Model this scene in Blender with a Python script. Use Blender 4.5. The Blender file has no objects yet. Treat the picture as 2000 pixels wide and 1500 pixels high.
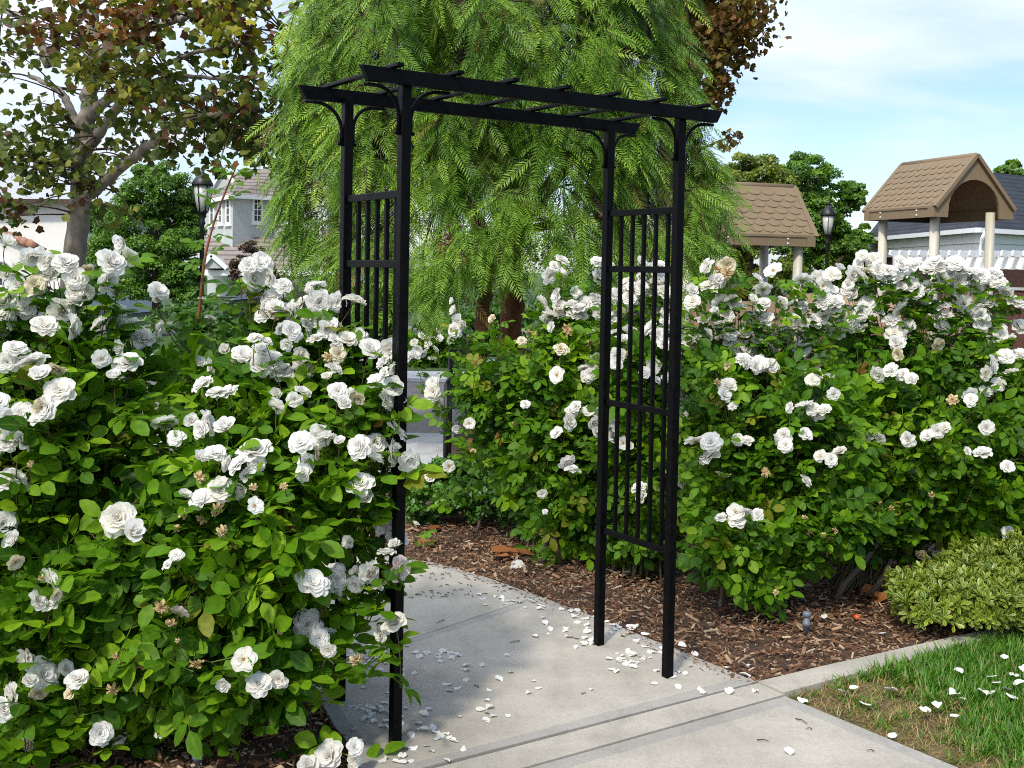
import bpy, math, numpy as np
from mathutils import Vector, Matrix
S = bpy.context.scene
COL = S.collection
RS = np.random.RandomState
# ------------------------------------------------------------------ camera
F, CY, CAMH, PITCH, ROLL = 2171.4, 598.1, 1.5416, 0.0322, 0.0185
EYE = np.array([0, 0, CAMH])
_r = np.array([1., 0, 0]); _u = np.array([0, math.sin(PITCH), math.cos(PITCH)]); FWD = np.array([0, math.cos(PITCH), -math.sin(PITCH)])
RIGHT = _r * math.cos(ROLL) + _u * math.sin(ROLL)
UP = -_r * math.sin(ROLL) + _u * math.cos(ROLL)
cam_d = bpy.data.cameras.new('camera'); cam = bpy.data.objects.new('camera', cam_d); COL.objects.link(cam)
cam_d.sensor_fit = 'HORIZONTAL'; cam_d.sensor_width = 36; cam_d.lens = 36 * F / 2000
cam_d.shift_y = -(750 - CY) / 2000; cam_d.clip_end = 2000; cam_d.clip_start = 0.05
cam.matrix_world = Matrix(((RIGHT[0], UP[0], -FWD[0], 0), (RIGHT[1], UP[1], -FWD[1], 0), (RIGHT[2], UP[2], -FWD[2], CAMH), (0, 0, 0, 1)))
S.camera = cam

def ray(px, py):
    return RIGHT * (px - 1000) / F + UP * (CY - py) / F + FWD
def P(px, py, Y):
    d = ray(px, py); return EYE + d * (Y / d[1])
def G(px, py, z=0.0):
    d = ray(px, py); return EYE + d * ((z - CAMH) / d[2])

# ------------------------------------------------------------------ materials
def lin(r, g, b):
    f = lambda c: (c / 255 / 12.92) if c <= 10 else ((c / 255 + .055) / 1.055) ** 2.4
    return (f(r), f(g), f(b), 1)
def newmat(name):
    m = bpy.data.materials.new(name); m.use_nodes = True
    nt = m.node_tree; nt.nodes.clear()
    return m, nt, nt.nodes, nt.links
def N(ns, t, **kw):
    n = ns.new(t)
    for k, v in kw.items():
        if k in n.inputs: n.inputs[k].default_value = v
        else: setattr(n, k, v)
    return n
def ramp(ns, stops):
    n = ns.new('ShaderNodeValToRGB'); e = n.color_ramp.elements
    while len(e) < len(stops): e.new(0.5)
    for i, (p, c) in enumerate(stops):
        e[i].position = p; e[i].color = c
    return n
def solid(name, c, c2=None, rough=.6, scale=8, metal=0, bump=0, spec=.5, detail=6, bscale=None, stretch=None, coat=0):
    m, nt, ns, ls = newmat(name)
    out = N(ns, 'ShaderNodeOutputMaterial'); b = N(ns, 'ShaderNodeBsdfPrincipled', Roughness=rough, Metallic=metal)
    b.inputs['Specular IOR Level'].default_value = spec; b.inputs['Coat Weight'].default_value = coat
    ls.new(b.outputs[0], out.inputs[0])
    tc = N(ns, 'ShaderNodeTexCoord'); mp = N(ns, 'ShaderNodeMapping')
    if stretch: mp.inputs['Scale'].default_value = stretch
    ls.new(tc.outputs['Object'], mp.inputs[0])
    nz = N(ns, 'ShaderNodeTexNoise', Scale=scale, Detail=detail, Roughness=.65); ls.new(mp.outputs[0], nz.inputs[0])
    rp = ramp(ns, [(.3, c), (.7, c2 or c)]); ls.new(nz.outputs[0], rp.inputs[0]); ls.new(rp.outputs[0], b.inputs['Base Color'])
    if bump:
        nb = N(ns, 'ShaderNodeTexNoise', Scale=bscale or scale * 4, Detail=5); ls.new(mp.outputs[0], nb.inputs[0])
        bp = N(ns, 'ShaderNodeBump', Strength=bump, Distance=.01); ls.new(nb.outputs[0], bp.inputs['Height']); ls.new(bp.outputs[0], b.inputs['Normal'])
    return m
def leafmat(name, stops, odd=None, trans=.35, rough=.38, vein=None, margin=None, spec=.5, tsat=(1.25, 1.35, .5)):
    """stops: ramp over per-leaf random (attr r); odd: list of (threshold, colour) on attr g; b = |across|, a = along"""
    m, nt, ns, ls = newmat(name)
    out = N(ns, 'ShaderNodeOutputMaterial'); b = N(ns, 'ShaderNodeBsdfPrincipled', Roughness=rough)
    b.inputs['Specular IOR Level'].default_value = spec
    at = N(ns, 'ShaderNodeAttribute', attribute_name='leaf'); sp = N(ns, 'ShaderNodeSeparateColor'); ls.new(at.outputs['Color'], sp.inputs[0])
    rp = ramp(ns, stops); ls.new(sp.outputs[0], rp.inputs[0]); c = rp.outputs[0]
    if odd:
        for th, oc in odd:
            g = N(ns, 'ShaderNodeMath', operation='GREATER_THAN'); ls.new(sp.outputs[1], g.inputs[0]); g.inputs[1].default_value = th
            mx = N(ns, 'ShaderNodeMix', data_type='RGBA'); ls.new(g.outputs[0], mx.inputs[0]); ls.new(c, mx.inputs[6]); mx.inputs[7].default_value = oc; c = mx.outputs[2]
    if vein:
        g = N(ns, 'ShaderNodeMapRange'); ls.new(sp.outputs[2], g.inputs[0]); g.inputs[1].default_value = .02; g.inputs[2].default_value = .16; g.inputs[3].default_value = .55; g.inputs[4].default_value = 0
        mx = N(ns, 'ShaderNodeMix', data_type='RGBA'); ls.new(g.outputs[0], mx.inputs[0]); ls.new(c, mx.inputs[6]); mx.inputs[7].default_value = vein; c = mx.outputs[2]
    if margin:
        g = N(ns, 'ShaderNodeMapRange'); ls.new(sp.outputs[2], g.inputs[0]); g.inputs[1].default_value = .62; g.inputs[2].default_value = .8
        mx = N(ns, 'ShaderNodeMix', data_type='RGBA'); ls.new(g.outputs[0], mx.inputs[0]); ls.new(c, mx.inputs[6]); mx.inputs[7].default_value = margin; c = mx.outputs[2]
    tcl = N(ns, 'ShaderNodeTexCoord'); bz = N(ns, 'ShaderNodeTexNoise', Scale=45, Detail=4, Roughness=.6); ls.new(tcl.outputs['Object'], bz.inputs[0])
    br = ramp(ns, [(.3, (.72, .74, .7, 1)), (.7, (1.2, 1.16, 1.1, 1))]); ls.new(bz.outputs[0], br.inputs[0])
    bm = N(ns, 'ShaderNodeMix', data_type='RGBA', blend_type='MULTIPLY'); bm.inputs[0].default_value = 1; ls.new(c, bm.inputs[6]); ls.new(br.outputs[0], bm.inputs[7]); c = bm.outputs[2]
    ls.new(c, b.inputs['Base Color'])
    tr = N(ns, 'ShaderNodeBsdfTranslucent'); mm = N(ns, 'ShaderNodeMix', data_type='RGBA', blend_type='MULTIPLY'); mm.inputs[0].default_value = 1
    ls.new(c, mm.inputs[6]); mm.inputs[7].default_value = (*tsat, 1); ls.new(mm.outputs[2], tr.inputs[0])
    ms = N(ns, 'ShaderNodeMixShader'); ms.inputs[0].default_value = trans
    ls.new(b.outputs[0], ms.inputs[1]); ls.new(tr.outputs[0], ms.inputs[2]); ls.new(ms.outputs[0], out.inputs[0])
    return m
def petalmat(name, stops, trans=.3):
    m, nt, ns, ls = newmat(name)
    out = N(ns, 'ShaderNodeOutputMaterial'); b = N(ns, 'ShaderNodeBsdfPrincipled', Roughness=.55)
    b.inputs['Specular IOR Level'].default_value = .25
    oi = N(ns, 'ShaderNodeObjectInfo'); at = N(ns, 'ShaderNodeAttribute', attribute_name='leaf'); sp = N(ns, 'ShaderNodeSeparateColor'); ls.new(at.outputs['Color'], sp.inputs[0])
    ad = N(ns, 'ShaderNodeMath', operation='MULTIPLY_ADD'); ls.new(oi.outputs['Random'], ad.inputs[0]); ad.inputs[1].default_value = .7
    mu = N(ns, 'ShaderNodeMath', operation='MULTIPLY'); ls.new(sp.outputs[0], mu.inputs[0]); mu.inputs[1].default_value = .3; ls.new(mu.outputs[0], ad.inputs[2])
    rp = ramp(ns, stops); ls.new(ad.outputs[0], rp.inputs[0])
    # petals turn creamier towards their base (along = attr a)
    base = N(ns, 'ShaderNodeMix', data_type='RGBA'); g = N(ns, 'ShaderNodeMapRange'); ls.new(sp.outputs[1], g.inputs[0]); g.inputs[1].default_value = .0; g.inputs[2].default_value = .45; g.inputs[3].default_value = .55; g.inputs[4].default_value = 0
    ls.new(g.outputs[0], base.inputs[0]); ls.new(rp.outputs[0], base.inputs[6]); base.inputs[7].default_value = (.72, .66, .40, 1)
    ls.new(base.outputs[2], b.inputs['Base Color'])
    tr = N(ns, 'ShaderNodeBsdfTranslucent'); ls.new(base.outputs[2], tr.inputs[0])
    ms = N(ns, 'ShaderNodeMixShader'); ms.inputs[0].default_value = trans
    ls.new(b.outputs[0], ms.inputs[1]); ls.new(tr.outputs[0], ms.inputs[2]); ls.new(ms.outputs[0], out.inputs[0])
    return m

# ------------------------------------------------------------------ objects
def tag(o, label=None, cat=None, group=None, kind=None):
    if label: o['label'] = label
    if cat: o['category'] = cat
    if group: o['group'] = group
    if kind: o['kind'] = kind
    return o
def empty(name, loc, label=None, cat=None, group=None):
    o = bpy.data.objects.new(name, None); COL.objects.link(o); o.location = tuple(float(v) for v in loc)
    o.empty_display_size = .1
    return tag(o, label, cat, group)
def link(name, me, parent=None):
    """link a mesh whose verts are in world space; parent sits at an unrotated location"""
    o = bpy.data.objects.new(name, me); COL.objects.link(o)
    if parent is not None:
        o.parent = parent
        w = Vector(parent.location); p = parent.parent
        while p is not None: w += Vector(p.location); p = p.parent
        o.matrix_parent_inverse = Matrix.Identity(4)
        me.transform(Matrix.Translation(-w))
    return o
def mesh_np(name, V, polys, mats, attr=None, mi=None, smooth=True):
    """polys: list of int arrays (m,k)"""
    me = bpy.data.meshes.new(name); V = np.ascontiguousarray(V, np.float32)
    me.vertices.add(len(V)); me.vertices.foreach_set('co', V.ravel())
    loops = np.concatenate([p.ravel() for p in polys]).astype(np.int32)
    tot = np.concatenate([np.full(len(p), p.shape[1]) for p in polys]).astype(np.int32)
    st = np.concatenate([[0], np.cumsum(tot)[:-1]]).astype(np.int32)
    me.loops.add(len(loops)); me.loops.foreach_set('vertex_index', loops)
    me.polygons.add(len(tot)); me.polygons.foreach_set('loop_start', st)
    me.polygons.foreach_set('use_smooth', np.full(len(tot), smooth))
    if mi is not None: me.polygons.foreach_set('material_index', np.ascontiguousarray(mi, np.int32))
    for m in (mats if isinstance(mats, (list, tuple)) else [mats]): me.materials.append(m)
    if attr is not None:
        a = me.attributes.new('leaf', 'FLOAT_COLOR', 'POINT'); a.data.foreach_set('color', np.ascontiguousarray(attr, np.float32).ravel())
    me.update(calc_edges=True); me.validate()
    return me

class MB:
    """collects solid shapes into one mesh"""
    def __init__(s): s.v = []; s.f = []; s.m = []; s.sm = []
    def add(s, vs, fs, mi=0, smooth=False):
        o = len(s.v); s.v += [tuple(map(float, v)) for v in vs]
        for f in fs: s.f.append(tuple(i + o for i in f)); s.m.append(mi); s.sm.append(smooth)
    def frame(s, o, ax, ay, az, lo, hi, mi=0):
        """box in a local frame"""
        o, ax, ay, az = map(np.asarray, (o, ax, ay, az)); vs = []
        for z in (lo[2], hi[2]):
            for x, y in ((lo[0], lo[1]), (hi[0], lo[1]), (hi[0], hi[1]), (lo[0], hi[1])): vs.append(o + ax * x + ay * y + az * z)
        s.add(vs, [(0, 3, 2, 1), (4, 5, 6, 7), (0, 1, 5, 4), (1, 2, 6, 5), (2, 3, 7, 6), (3, 0, 4, 7)], mi)
    def box(s, lo, hi, mi=0): s.frame((0, 0, 0), (1, 0, 0), (0, 1, 0), (0, 0, 1), lo, hi, mi)
    def bar(s, a, b, w, h, up=(0, 0, 1), mi=0):
        a, b, up = map(lambda q: np.asarray(q, float), (a, b, up)); d = b - a; L = np.linalg.norm(d); d /= L
        x = np.cross(d, up); x /= np.linalg.norm(x); u = np.cross(x, d)
        s.frame(a, x, u, d, (-w / 2, -h / 2, 0), (w / 2, h / 2, L), mi)
    def prism(s, pts, vec, mi=0):
        pts = [np.asarray(p, float) for p in pts]; vec = np.asarray(vec, float); n = len(pts)
        s.add(pts + [p + vec for p in pts], [tuple(range(n))[::-1], tuple(range(n, 2 * n))] + [(i, (i + 1) % n, n + (i + 1) % n, n + i) for i in range(n)], mi)
    def tube(s, pts, rad, sides=8, mi=0, cap=True, prof=None):
        pts = np.asarray(pts, float); n = len(pts); rad = np.broadcast_to(rad, (n,))
        t = np.gradient(pts, axis=0) if n > 2 else np.repeat([pts[1] - pts[0]], 2, 0)
        t /= np.linalg.norm(t, axis=1)[:, None] + 1e-9
        ref = np.array([0, 0, 1.]) if abs(t[0][2]) < .9 else np.array([0, 1., 0]); vs = []
        ang = np.linspace(0, 2 * math.pi, sides, endpoint=False); pr = np.ones(sides) if prof is None else np.asarray(prof)
        for i in range(n):
            a = np.cross(t[i], ref); a /= np.linalg.norm(a) + 1e-9; b = np.cross(t[i], a); ref = -np.cross(t[i], a) if False else ref
            for k in range(sides): vs.append(pts[i] + (a * math.cos(ang[k]) + b * math.sin(ang[k])) * rad[i] * pr[k])
        fs = [(i * sides + k, i * sides + (k + 1) % sides, (i + 1) * sides + (k + 1) % sides, (i + 1) * sides + k) for i in range(n - 1) for k in range(sides)]
        if cap: fs += [tuple(range(sides))[::-1], tuple(range((n - 1) * sides, n * sides))]
        s.add(vs, fs, mi, True)
    def lathe(s, o, prof, sides=16, mi=0):
        o = np.asarray(o, float); vs = []; n = len(prof)
        for r, z in prof:
            for k in range(sides):
                a = 2 * math.pi * k / sides; vs.append(o + np.array([r * math.cos(a), r * math.sin(a), z]))
        fs = [(i * sides + k, i * sides + (k + 1) % sides, (i + 1) * sides + (k + 1) % sides, (i + 1) * sides + k) for i in range(n - 1) for k in range(sides)]
        s.add(vs, fs + [tuple(range(sides))[::-1], tuple(range((n - 1) * sides, n * sides))], mi, True)
    def build(s, name, mats, parent=None, bevel=0):
        me = bpy.data.meshes.new(name); me.from_pydata(s.v, [], s.f)
        for m in (mats if isinstance(mats, (list, tuple)) else [mats]): me.materials.append(m)
        me.polygons.foreach_set('material_index', s.m); me.polygons.foreach_set('use_smooth', s.sm); me.update()
        o = link(name, me, parent)
        if bevel:
            b = o.modifiers.new('bevel', 'BEVEL'); b.width = bevel; b.segments = 2; b.limit_method = 'ANGLE'
        return o

# ------------------------------------------------------------------ leaf instancing
def unit(a): return a / (np.linalg.norm(a, axis=-1, keepdims=True) + 1e-9)
def frames(d, n):
    """columns: x across, y along d, z normal"""
    d = unit(d); n = unit(n - (n * d).sum(-1, keepdims=True) * d); x = np.cross(d, n)
    return np.stack([x, d, n], -1)
def scatter(templ, T, M, sc, rnd, odd=None):
    """templ: list of (V, [polys], A(n,2)); random choice per instance"""
    Vs, Ps, As = [], {}, []; off = 0
    N_ = len(T); ch = (np.arange(N_) * 7919 + (rnd * 1e4).astype(int)) % len(templ)
    odd = np.zeros(N_) if odd is None else odd
    for ti, (V, polys, A) in enumerate(templ):
        ix = np.where(ch == ti)[0]
        if not len(ix): continue
        W = np.einsum('nij,vj->nvi', M[ix], V) * np.asarray(sc)[ix][:, None, None] + T[ix][:, None, :]
        nv = len(V); Vs.append(W.reshape(-1, 3))
        at = np.empty((len(ix), nv, 4)); at[..., 0] = rnd[ix][:, None]; at[..., 1] = odd[ix][:, None]; at[..., 2] = A[None, :, 0]; at[..., 3] = A[None, :, 1]
        As.append(at.reshape(-1, 4))
        for p in polys:
            q = (p[None] + (np.arange(len(ix)) * nv)[:, None, None] + off).reshape(-1, p.shape[1]); Ps.setdefault(p.shape[1], []).append(q)
        off += len(ix) * nv
    return np.concatenate(Vs), [np.concatenate(v) for v in Ps.values()], np.concatenate(As)
def strip(L, hw, curl=.15, fold=.15, st=(0, .25, .55, .85, 1), prof=(.06, .8, 1, .55, .03), twist=0):
    """one leaf blade along +Y"""
    V, A = [], []
    for s_, w in zip(st, prof):
        for k in (-1, 0, 1):
            x = k * w * hw; z = -curl * L * s_ * s_ + fold * abs(x) + twist * x * s_
            V.append((x, s_ * L, z)); A.append((abs(k) * 1.0, s_))
    F_ = []
    for i in range(len(st) - 1):
        for k in (0, 1): a = i * 3 + k; F_.append((a, a + 1, a + 4, a + 3))
    return np.array(V, float), np.array(F_), np.array(A, float)
def rotz(a):
    c, s_ = math.cos(a), math.sin(a); return np.array([[c, -s_, 0], [s_, c, 0], [0, 0, 1.]])
def rotx(a):
    c, s_ = math.cos(a), math.sin(a); return np.array([[1., 0, 0], [0, c, -s_], [0, s_, c]])
def roty(a):
    c, s_ = math.cos(a), math.sin(a); return np.array([[c, 0, s_], [0, 1, 0], [-s_, 0, c]])
def join_t(parts):
    V, Fq, A = [], [], []; o = 0
    for v, f, a in parts: V.append(v); Fq.append(f + o); A.append(a); o += len(v)
    return np.concatenate(V), [np.concatenate(Fq)], np.concatenate(A)
def rose_leaf(r):
    L = .062; parts = []
    parts.append((np.array([(-.0012, 0, 0), (.0012, 0, 0), (.0009, .09, -.003), (-.0009, .09, -.003)]), np.array([[0, 1, 2, 3]]), np.zeros((4, 2))))
    for y, ang, k in ((.034, 1, .82), (.034, -1, .82), (.066, 1, .95), (.066, -1, .95), (.088, 0, 1.12)):
        v, f, a = strip(L * k * r.uniform(.9, 1.1), .0205 * k * r.uniform(.92, 1.12), r.uniform(.05, .25), r.uniform(.1, .4), prof=(.08, .82, 1, .6, .03), twist=r.uniform(-.3, .3))
        v = v + np.array([0, .004, 0]); R_ = rotz(-ang * r.uniform(.95, 1.25)) @ roty(ang * r.uniform(-.1, .35)) @ rotx(r.uniform(-.3, .1))
        parts.append((v @ R_.T + np.array([0, y, -.002]), f, a))
    return join_t(parts)
ROSE_LEAVES = [rose_leaf(RS(100 + i)) for i in range(5)]
def pepper_leaf(r):
    parts = []; n = 12; Ln = .25; c = r.uniform(.1, .3)
    ys = np.linspace(.03, Ln, n); zz = lambda y: -c * y * y / Ln
    parts.append((np.array([(-.0015, 0, 0), (.0015, 0, 0), (.001, Ln, zz(Ln)), (-.001, Ln, zz(Ln))]), np.array([[0, 1, 2, 3]]), np.zeros((4, 2))))
    for i, y in enumerate(ys):
        k = (.55 + .45 * math.sin(math.pi * min(1, (i + 1.2) / n) ** .8)) * .062
        for sgn in (-1, 1):
            w = .0053; a = sgn * r.uniform(.75, 1.0)
            v = np.array([(-w * .5, 0, 0), (w * .5, 0, 0), (w, k * .5, -.002), (-w, k * .5, -.002), (0, k, -.008)])
            f = np.array([[0, 1, 2, 3], [3, 2, 4, 4]])[:1]
            v4 = np.array([(-w * .6, 0, 0), (w * .9, k * .4, -.002), (0, k, -.008), (-w * .9, k * .4, -.002)])
            v4 = v4 @ (rotz(-a) @ roty(sgn * r.uniform(-.2, .5))).T + np.array([0, y, zz(y)])
            parts.append((v4, np.array([[0, 1, 2, 3]]), np.array([(0, 0), (1, .4), (0, 1), (1, .4)], float)))
    return join_t(parts)
PEPPER_LEAVES = [pepper_leaf(RS(200 + i)) for i in range(4)]
def maple_leaf(r, lobes=5):
    pts = [(0, 0)]
    for i in range(lobes):
        a = math.radians(-125 + 250 * i / (lobes - 1)); k = (1 - .28 * abs(i - (lobes - 1) / 2) / ((lobes - 1) / 2)) * r.uniform(.9, 1.1)
        if i:
            am = math.radians(-125 + 250 * (i - .5) / (lobes - 1)); pts.append((.45 * math.sin(am), .3 + .45 * math.cos(am)))
        pts.append((k * .62 * math.sin(a), .3 + k * .72 * math.cos(a)))
    V = [(0, .3, 0)] + [(x, y, -.25 * (abs(x) ** 1.5) - .15 * (y - .3) ** 2 + r.uniform(-.06, .06)) for x, y in pts]; n = len(pts)
    F_ = np.array([(0, 1 + i, 1 + (i + 1) % n) for i in range(n)])[:, ::-1]
    A = np.array([(0, .3)] + [(1, p[1]) for p in pts], float)
    return np.array(V, float), [F_], A
MAPLE = [maple_leaf(RS(300 + i)) for i in range(4)]
def simple_leaf(L, W, seed, st=(0, .4, 1), prof=(.1, 1, .1)):
    r = RS(seed); v, f, a = strip(L, W, r.uniform(.1, .3), r.uniform(.1, .4), st=st, prof=prof); return v, [f], a
OVALS = [simple_leaf(1, .3, 400 + i) for i in range(3)]

def sample_dirs(r, n):
    return unit(r.normal(size=(n, 3)))
def tubes_np(lines, r0, r1, sides=4):
    """lines (n,k,3) -> mesh arrays"""
    lines = np.asarray(lines); n, k, _ = lines.shape
    t = unit(np.gradient(lines, axis=1)); ref = np.where(np.abs(t[..., 2:3]) < .95, np.array([0, 0, 1.]), np.array([1., 0, 0]))
    a = unit(np.cross(t, ref)); b = np.cross(t, a); rad = np.linspace(0, 1, k)[None, :, None]
    rad = np.asarray(r0).reshape(-1, 1, 1) * (1 - rad) + np.asarray(r1).reshape(-1, 1, 1) * rad
    ang = np.linspace(0, 2 * math.pi, sides, endpoint=False)
    V = lines[:, :, None] + (a[:, :, None] * np.cos(ang)[None, None, :, None] + b[:, :, None] * np.sin(ang)[None, None, :, None]) * rad[:, :, None]
    i = np.arange(k - 1)[:, None] * sides; q = np.arange(sides)[None]; q2 = (q + 1) % sides
    f = np.stack([i + q, i + q2, i + sides + q2, i + sides + q], -1).reshape(-1, 4)
    Fq = (f[None] + (np.arange(n) * k * sides)[:, None, None]).reshape(-1, 4)
    return V.reshape(-1, 3), Fq
def bez(a, b, c, k):
    t = np.linspace(0, 1, k)[None, :, None]; return (1 - t) ** 2 * a[:, None] + 2 * t * (1 - t) * b[:, None] + t * t * c[:, None]
# ------------------------------------------------------------------ light and sky
SUN_EL, SUN_AZ = math.radians(47), math.radians(203)      # azimuth of the sun, clockwise from +Y (the sun stands behind the camera, left)
sun_dir = np.array([math.sin(SUN_AZ) * math.cos(SUN_EL), math.cos(SUN_AZ) * math.cos(SUN_EL), math.sin(SUN_EL)])
w = bpy.data.worlds.new('World'); S.world = w; w.use_nodes = True
nt = w.node_tree; ns, ls = nt.nodes, nt.links; ns.clear()
out = N(ns, 'ShaderNodeOutputWorld'); bg = N(ns, 'ShaderNodeBackground'); bg.inputs[1].default_value = .11
ls.new(bg.outputs[0], out.inputs[0])
sky = N(ns, 'ShaderNodeTexSky', sky_type='NISHITA'); sky.sun_disc = False; sky.sun_elevation = SUN_EL; sky.sun_rotation = SUN_AZ
sky.air_density = 1.0; sky.dust_density = .6; sky.ozone_density = 1.5
tc = N(ns, 'ShaderNodeTexCoord'); sx = N(ns, 'ShaderNodeSeparateXYZ'); ls.new(tc.outputs['Generated'], sx.inputs[0])
zz = N(ns, 'ShaderNodeMath', operation='ADD'); ls.new(sx.outputs[2], zz.inputs[0]); zz.inputs[1].default_value = .22
dx = N(ns, 'ShaderNodeMath', operation='DIVIDE'); ls.new(sx.outputs[0], dx.inputs[0]); ls.new(zz.outputs[0], dx.inputs[1])
dy = N(ns, 'ShaderNodeMath', operation='DIVIDE'); ls.new(sx.outputs[1], dy.inputs[0]); ls.new(zz.outputs[0], dy.inputs[1])
cx = N(ns, 'ShaderNodeCombineXYZ'); ls.new(dx.outputs[0], cx.inputs[0]); ls.new(dy.outputs[0], cx.inputs[1])
mp = N(ns, 'ShaderNodeMapping'); mp.inputs['Scale'].default_value = (.55, 1.0, 1); mp.inputs['Location'].default_value = (1.3, .35, 0); mp.inputs['Rotation'].default_value = (0, 0, .25); ls.new(cx.outputs[0], mp.inputs[0])
nz = N(ns, 'ShaderNodeTexNoise', Scale=1.25, Detail=7, Roughness=.55, Distortion=.35); ls.new(mp.outputs[0], nz.inputs[0])
bx = N(ns, 'ShaderNodeMath', operation='MULTIPLY_ADD'); ls.new(sx.outputs[0], bx.inputs[0]); bx.inputs[1].default_value = -.28; ls.new(nz.outputs[0], bx.inputs[2])
cr = ramp(ns, [(.40, (0.05, .05, .05, 1)), (.66, (1, 1, 1, 1))]); ls.new(bx.outputs[0], cr.inputs[0])
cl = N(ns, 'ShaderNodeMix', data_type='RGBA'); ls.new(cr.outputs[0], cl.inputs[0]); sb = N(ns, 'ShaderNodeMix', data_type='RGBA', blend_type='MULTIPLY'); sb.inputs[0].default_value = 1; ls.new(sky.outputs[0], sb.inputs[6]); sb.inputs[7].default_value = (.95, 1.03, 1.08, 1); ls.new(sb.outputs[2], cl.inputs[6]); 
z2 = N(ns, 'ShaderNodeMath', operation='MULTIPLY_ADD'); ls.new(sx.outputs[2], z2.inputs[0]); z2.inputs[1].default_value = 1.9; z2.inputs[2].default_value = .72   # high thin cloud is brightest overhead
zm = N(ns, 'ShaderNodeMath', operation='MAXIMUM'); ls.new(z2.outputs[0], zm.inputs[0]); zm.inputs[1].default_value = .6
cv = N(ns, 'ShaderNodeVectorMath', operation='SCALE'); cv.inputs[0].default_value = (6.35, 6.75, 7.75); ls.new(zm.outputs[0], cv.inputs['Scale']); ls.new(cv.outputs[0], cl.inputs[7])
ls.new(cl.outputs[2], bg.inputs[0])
sd = bpy.data.lights.new('sun', 'SUN'); sd.energy = 2.35; sd.angle = math.radians(5); sd.color = (1, .93, .80)
so = bpy.data.objects.new('sun', sd); COL.objects.link(so); so.rotation_euler = Vector(sun_dir).to_track_quat('Z', 'Y').to_euler()
S.view_settings.view_transform = 'Standard'; S.view_settings.look = 'None'; S.view_settings.exposure = .52; S.view_settings.gamma = 1
try:
    S.cycles.max_bounces = 8; S.cycles.transparent_max_bounces = 8; S.cycles.use_denoising = False; S.cycles.filter_width = 1.05
except Exception: pass

# ------------------------------------------------------------------ ground
M = {}
M['soil'] = solid('soil', (.04, .023, .013, 1), (.10, .058, .032, 1), .95, 14, bump=.9, bscale=60)
M['lawn'] = solid('lawn', (.022, .05, .008, 1), (.045, .085, .016, 1), .95, 3, bump=.6, bscale=80)
def concrete(name, a, b):
    m = solid(name, a, b, .85, 2.2, bump=.12, bscale=220, detail=9); ns, ls = m.node_tree.nodes, m.node_tree.links
    bs = [n for n in ns if n.type == 'BSDF_PRINCIPLED'][0]; c = bs.inputs['Base Color'].links[0].from_socket; tcn = N(ns, 'ShaderNodeTexCoord')
    for sc, lo, hi, p0, p1, st in ((330, .78, 1.1, .3, .62, None), (55, .9, 1.06, .3, .7, None), (1.1, .82, 1.06, .36, .6, (1, 2.2, 1)), (7, .86, 1.03, .32, .5, (1, .5, 1))):      # aggregate specks, float marks, water stains
        mpn = N(ns, 'ShaderNodeMapping'); mpn.inputs['Scale'].default_value = st or (1, 1, 1); ls.new(tcn.outputs['Object'], mpn.inputs[0])
        nz = N(ns, 'ShaderNodeTexNoise', Scale=sc, Detail=6, Roughness=.6); ls.new(mpn.outputs[0], nz.inputs[0]); rp = ramp(ns, [(p0, (lo, lo, lo * .985, 1)), (p1, (hi, hi, hi * .995, 1))]); ls.new(nz.outputs[0], rp.inputs[0])
        mx = N(ns, 'ShaderNodeMix', data_type='RGBA', blend_type='MULTIPLY'); mx.inputs[0].default_value = 1; ls.new(c, mx.inputs[6]); ls.new(rp.outputs[0], mx.inputs[7]); c = mx.outputs[2]
    ls.new(c, bs.inputs['Base Color']); return m
M['concrete'] = concrete('concrete', (.375, .345, .295, 1), (.46, .425, .365, 1))
M['trowel'] = concrete('concrete_trowelled', (.315, .30, .27, 1), (.375, .355, .32, 1))
M['asphalt'] = solid('asphalt', (.13, .115, .105, 1), (.20, .18, .165, 1), .9, 6, bump=.3, bscale=150)
M['paleconc'] = concrete('pale_concrete', (.42, .43, .45, 1), (.5, .5, .52, 1))

def sheet(name, pts, z, mat, kind='structure', thick=None):
    mb = MB()
    if thick is None: mb.add([(p[0], p[1], z) for p in pts], [tuple(range(len(pts)))])
    else: mb.prism([(p[0], p[1], z - thick) for p in pts], (0, 0, thick))
    o = mb.build(name, mat); tag(o, kind=kind); return o
g = sheet('ground', [(-400, -30), (400, -30), (400, 900), (-400, 900)], -.06, M['lawn'])
# planting bed: uneven soil under the bark mulch
r = RS(3); nx, ny = 150, 110
X, Y = np.meshgrid(np.linspace(-3.4, 5.2, nx), np.linspace(2.6, 9.3, ny)); Z = r.normal(size=X.shape) * .004
for s_, k in ((3.1, .012), (6.3, .008), (11., .005)): Z += k * np.sin(X * s_ + 1.3 * np.sin(Y * s_ * .7)) * np.cos(Y * s_ * .9 + X)
Z -= .034
idx = np.arange(nx * ny).reshape(ny, nx)
q = np.stack([idx[:-1, :-1], idx[:-1, 1:], idx[1:, 1:], idx[1:, :-1]], -1).reshape(-1, 4)
tag(link('planting_bed_soil', mesh_np('planting_bed_soil', np.stack([X, Y, Z], -1).reshape(-1, 3), [q], M['soil'])), kind='structure')
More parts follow.
